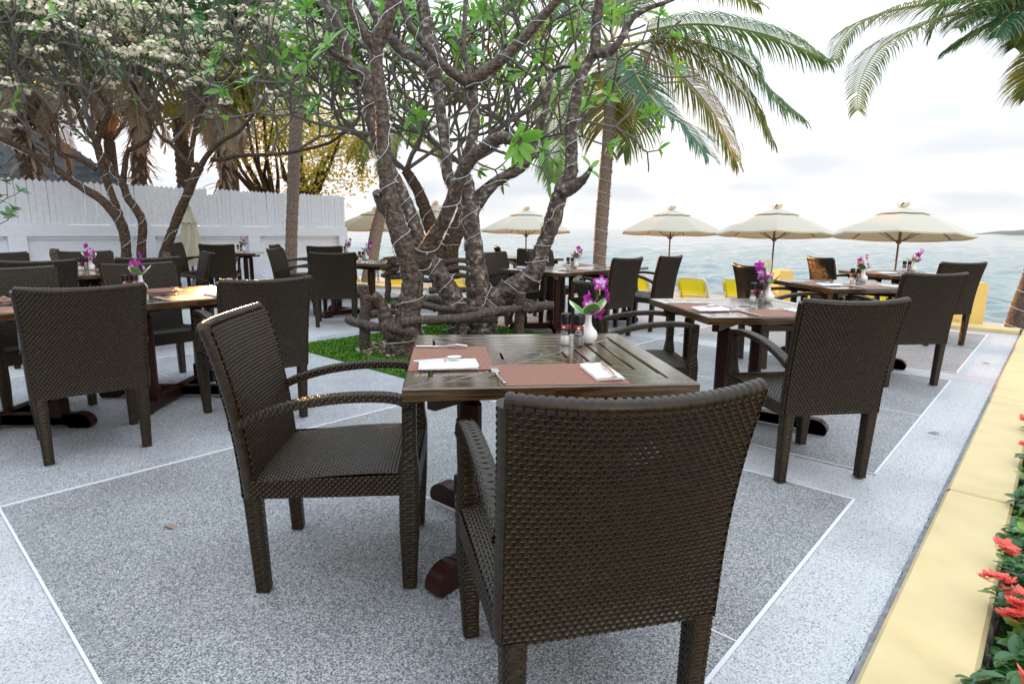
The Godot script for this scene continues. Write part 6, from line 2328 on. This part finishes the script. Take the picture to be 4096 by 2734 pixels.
const FRONDS_RIGHT = [
	[[-7.792,5.171,-11.780,0.000],[-7.278,5.343,-12.014,0.000],[-6.312,5.469,-12.646,0.000],[-5.121,5.196,-13.381,0.000],[-4.127,4.666,-13.873,0.000]],
	[[-7.772,5.125,-11.787,0.000],[-7.185,5.162,-12.053,0.000],[-6.542,5.170,-12.362,0.000],[-5.527,4.749,-12.901,0.000],[-4.824,4.006,-13.076,0.000],[-4.288,3.522,-13.165,0.000]],
	[[-7.763,5.060,-11.778,0.000],[-7.316,5.152,-12.097,0.000],[-6.643,5.063,-12.574,0.000],[-5.844,4.486,-13.042,0.000],[-5.243,3.797,-13.302,0.000],[-4.870,3.157,-13.369,0.000]],
	[[-7.740,4.986,-11.781,0.000],[-7.427,5.082,-12.294,0.000],[-6.803,4.615,-12.947,0.000],[-6.183,3.753,-13.497,0.000],[-5.756,2.792,-13.847,0.000]],
	[[-7.735,5.003,-11.653,0.000],[-7.416,4.973,-11.577,0.000],[-6.905,4.196,-11.487,0.000],[-6.361,3.579,-11.467,0.000],[-5.868,3.237,-11.470,0.000],[-5.364,2.703,-11.435,0.000]],
	[[-7.842,5.124,-11.724,0.000],[-8.282,5.517,-11.355,0.000],[-8.688,5.678,-10.960,0.000],[-9.099,5.381,-10.444,0.000],[-9.334,4.814,-10.021,0.000]],
	[[-7.849,5.077,-11.705,0.000],[-8.201,5.134,-11.263,0.000],[-8.383,4.372,-10.769,0.000],[-8.322,3.353,-10.431,0.000],[-8.100,2.262,-10.220,0.000]],
	[[-7.862,5.170,-11.717,0.000],[-8.453,5.994,-11.732,0.000],[-9.109,6.558,-11.623,0.000],[-9.927,6.550,-11.224,0.000],[-10.552,6.043,-10.874,0.000]],
	[[-7.826,5.216,-11.761,0.000],[-7.786,5.985,-12.265,0.000],[-7.406,6.636,-13.047,0.000],[-6.644,6.728,-14.035,0.000],[-5.939,6.329,-14.847,0.000]],
	[[-7.840,5.216,-11.748,0.000],[-7.957,5.958,-12.012,0.000],[-8.080,6.855,-12.310,0.000],[-8.106,7.580,-12.652,0.000]],
	[[-7.815,5.032,-11.724,0.000],[-7.924,4.650,-11.712,0.000],[-7.940,3.930,-11.700,0.000],[-7.821,3.007,-11.757,0.000]],
	[[-7.805,5.059,-11.740,0.000],[-7.675,4.612,-12.202,0.000],[-7.678,3.824,-12.459,0.000],[-7.896,2.991,-12.509,0.000]]]
const FRONDS_TOP = [
	[[-0.435,4.222,-11.614,0.000],[-0.766,4.294,-11.127,0.000],[-1.038,4.200,-10.651,0.000],[-1.263,4.014,-10.195,0.000],[-1.377,3.772,-9.825,0.000]],
	[[-0.444,4.289,-11.623,0.000],[-0.669,4.318,-11.186,0.000],[-0.835,4.152,-10.755,0.000],[-0.956,3.897,-10.340,0.000],[-0.998,3.621,-9.993,0.000]],
	[[-0.401,4.155,-11.628,0.000],[-0.581,4.192,-11.372,0.000],[-0.711,4.065,-11.119,0.000],[-0.800,3.841,-10.879,0.000],[-0.840,3.623,-10.685,0.000]],
	[[-0.480,4.360,-11.746,0.000],[-1.007,4.630,-11.474,0.000],[-1.358,4.666,-11.303,0.000],[-1.619,4.563,-11.177,0.000],[-1.787,4.316,-11.100,0.000],[-1.882,4.099,-11.097,0.000]],
	[[-0.605,4.327,-11.761,0.000],[-1.190,4.500,-11.189,0.000],[-1.625,4.368,-10.677,0.000],[-1.867,4.284,-10.351,0.000],[-2.145,4.180,-9.987,0.000],[-2.347,4.043,-9.684,0.000],[-2.462,3.911,-9.461,0.000],[-2.546,3.671,-9.239,0.000],[-2.561,3.438,-9.081,0.000]],
	[[-0.591,4.225,-11.748,0.000],[-0.961,4.146,-11.241,0.000],[-1.283,4.169,-10.803,0.000],[-1.550,4.092,-10.389,0.000],[-1.836,3.896,-9.929,0.000],[-2.016,3.705,-9.565,0.000],[-2.138,3.479,-9.245,0.000],[-2.173,3.237,-9.000,0.000],[-2.171,2.959,-8.780,0.000],[-2.114,2.698,-8.613,0.000]],
	[[-0.504,4.156,-11.673,0.000],[-0.826,4.157,-10.901,0.000],[-1.128,4.179,-10.153,0.000],[-1.328,4.098,-9.471,0.000],[-1.439,3.844,-8.826,0.000]],
	[[-0.533,4.157,-11.921,0.000],[-0.805,4.206,-11.824,0.000],[-1.105,4.219,-11.693,0.000],[-1.396,4.106,-11.538,0.000],[-1.656,3.917,-11.393,0.000]],
	[[-0.523,4.088,-11.912,0.000],[-0.726,4.357,-12.174,0.000],[-0.995,4.637,-12.378,0.000],[-1.279,4.928,-12.571,0.000],[-1.622,5.111,-12.685,0.000]],
	[[-0.414,4.055,-12.002,0.000],[-0.347,4.333,-12.133,0.000],[-0.105,4.475,-12.388,0.000],[0.314,4.273,-12.716,0.000]],
	[[-0.446,4.088,-12.119,0.000],[-0.560,3.912,-12.292,0.000],[-0.669,3.649,-12.447,0.000],[-0.722,3.331,-12.639,0.000]]]
const TRUNK_PALM_RIGHT = [
	[[-7.306,-0.373,-10.824,0.169],[-7.348,-0.004,-10.879,0.155],[-7.408,0.550,-10.964,0.136],[-7.489,1.474,-11.124,0.136],[-7.556,2.399,-11.296,0.132],[-7.623,3.323,-11.468,0.127],[-7.711,4.247,-11.621,0.122],[-7.807,5.124,-11.755,0.122]]]
const TRUNK_PALM_LEFT = [
	[[-11.244,0.081,-5.864,0.116],[-11.310,0.545,-5.955,0.112],[-11.412,1.223,-6.069,0.108],[-11.496,1.819,-6.177,0.108],[-11.602,2.587,-6.308,0.117],[-11.706,3.530,-6.486,0.126],[-11.827,4.649,-6.693,0.131],[-11.950,5.685,-6.877,0.131],[-12.073,6.727,-7.062,0.122]]]
const TRUNK_PALM_CORNER = [
	[[-0.401,-0.386,-11.033,0.137],[-0.385,-0.078,-11.105,0.124],[-0.346,0.291,-11.214,0.118],[-0.276,0.841,-11.396,0.111],[-0.191,1.755,-11.683,0.105],[-0.221,2.664,-11.866,0.099],[-0.364,3.568,-11.945,0.098],[-0.504,4.107,-11.935,0.092]]]
const TRUNK_PALM_SHORE = [
	[[-15.290,-0.799,-10.350,0.221],[-15.396,0.090,-10.643,0.196],[-15.506,0.731,-10.870,0.185],[-15.596,1.381,-11.116,0.179],[-15.652,2.303,-11.462,0.174],[-15.801,4.163,-11.961,0.168]]]
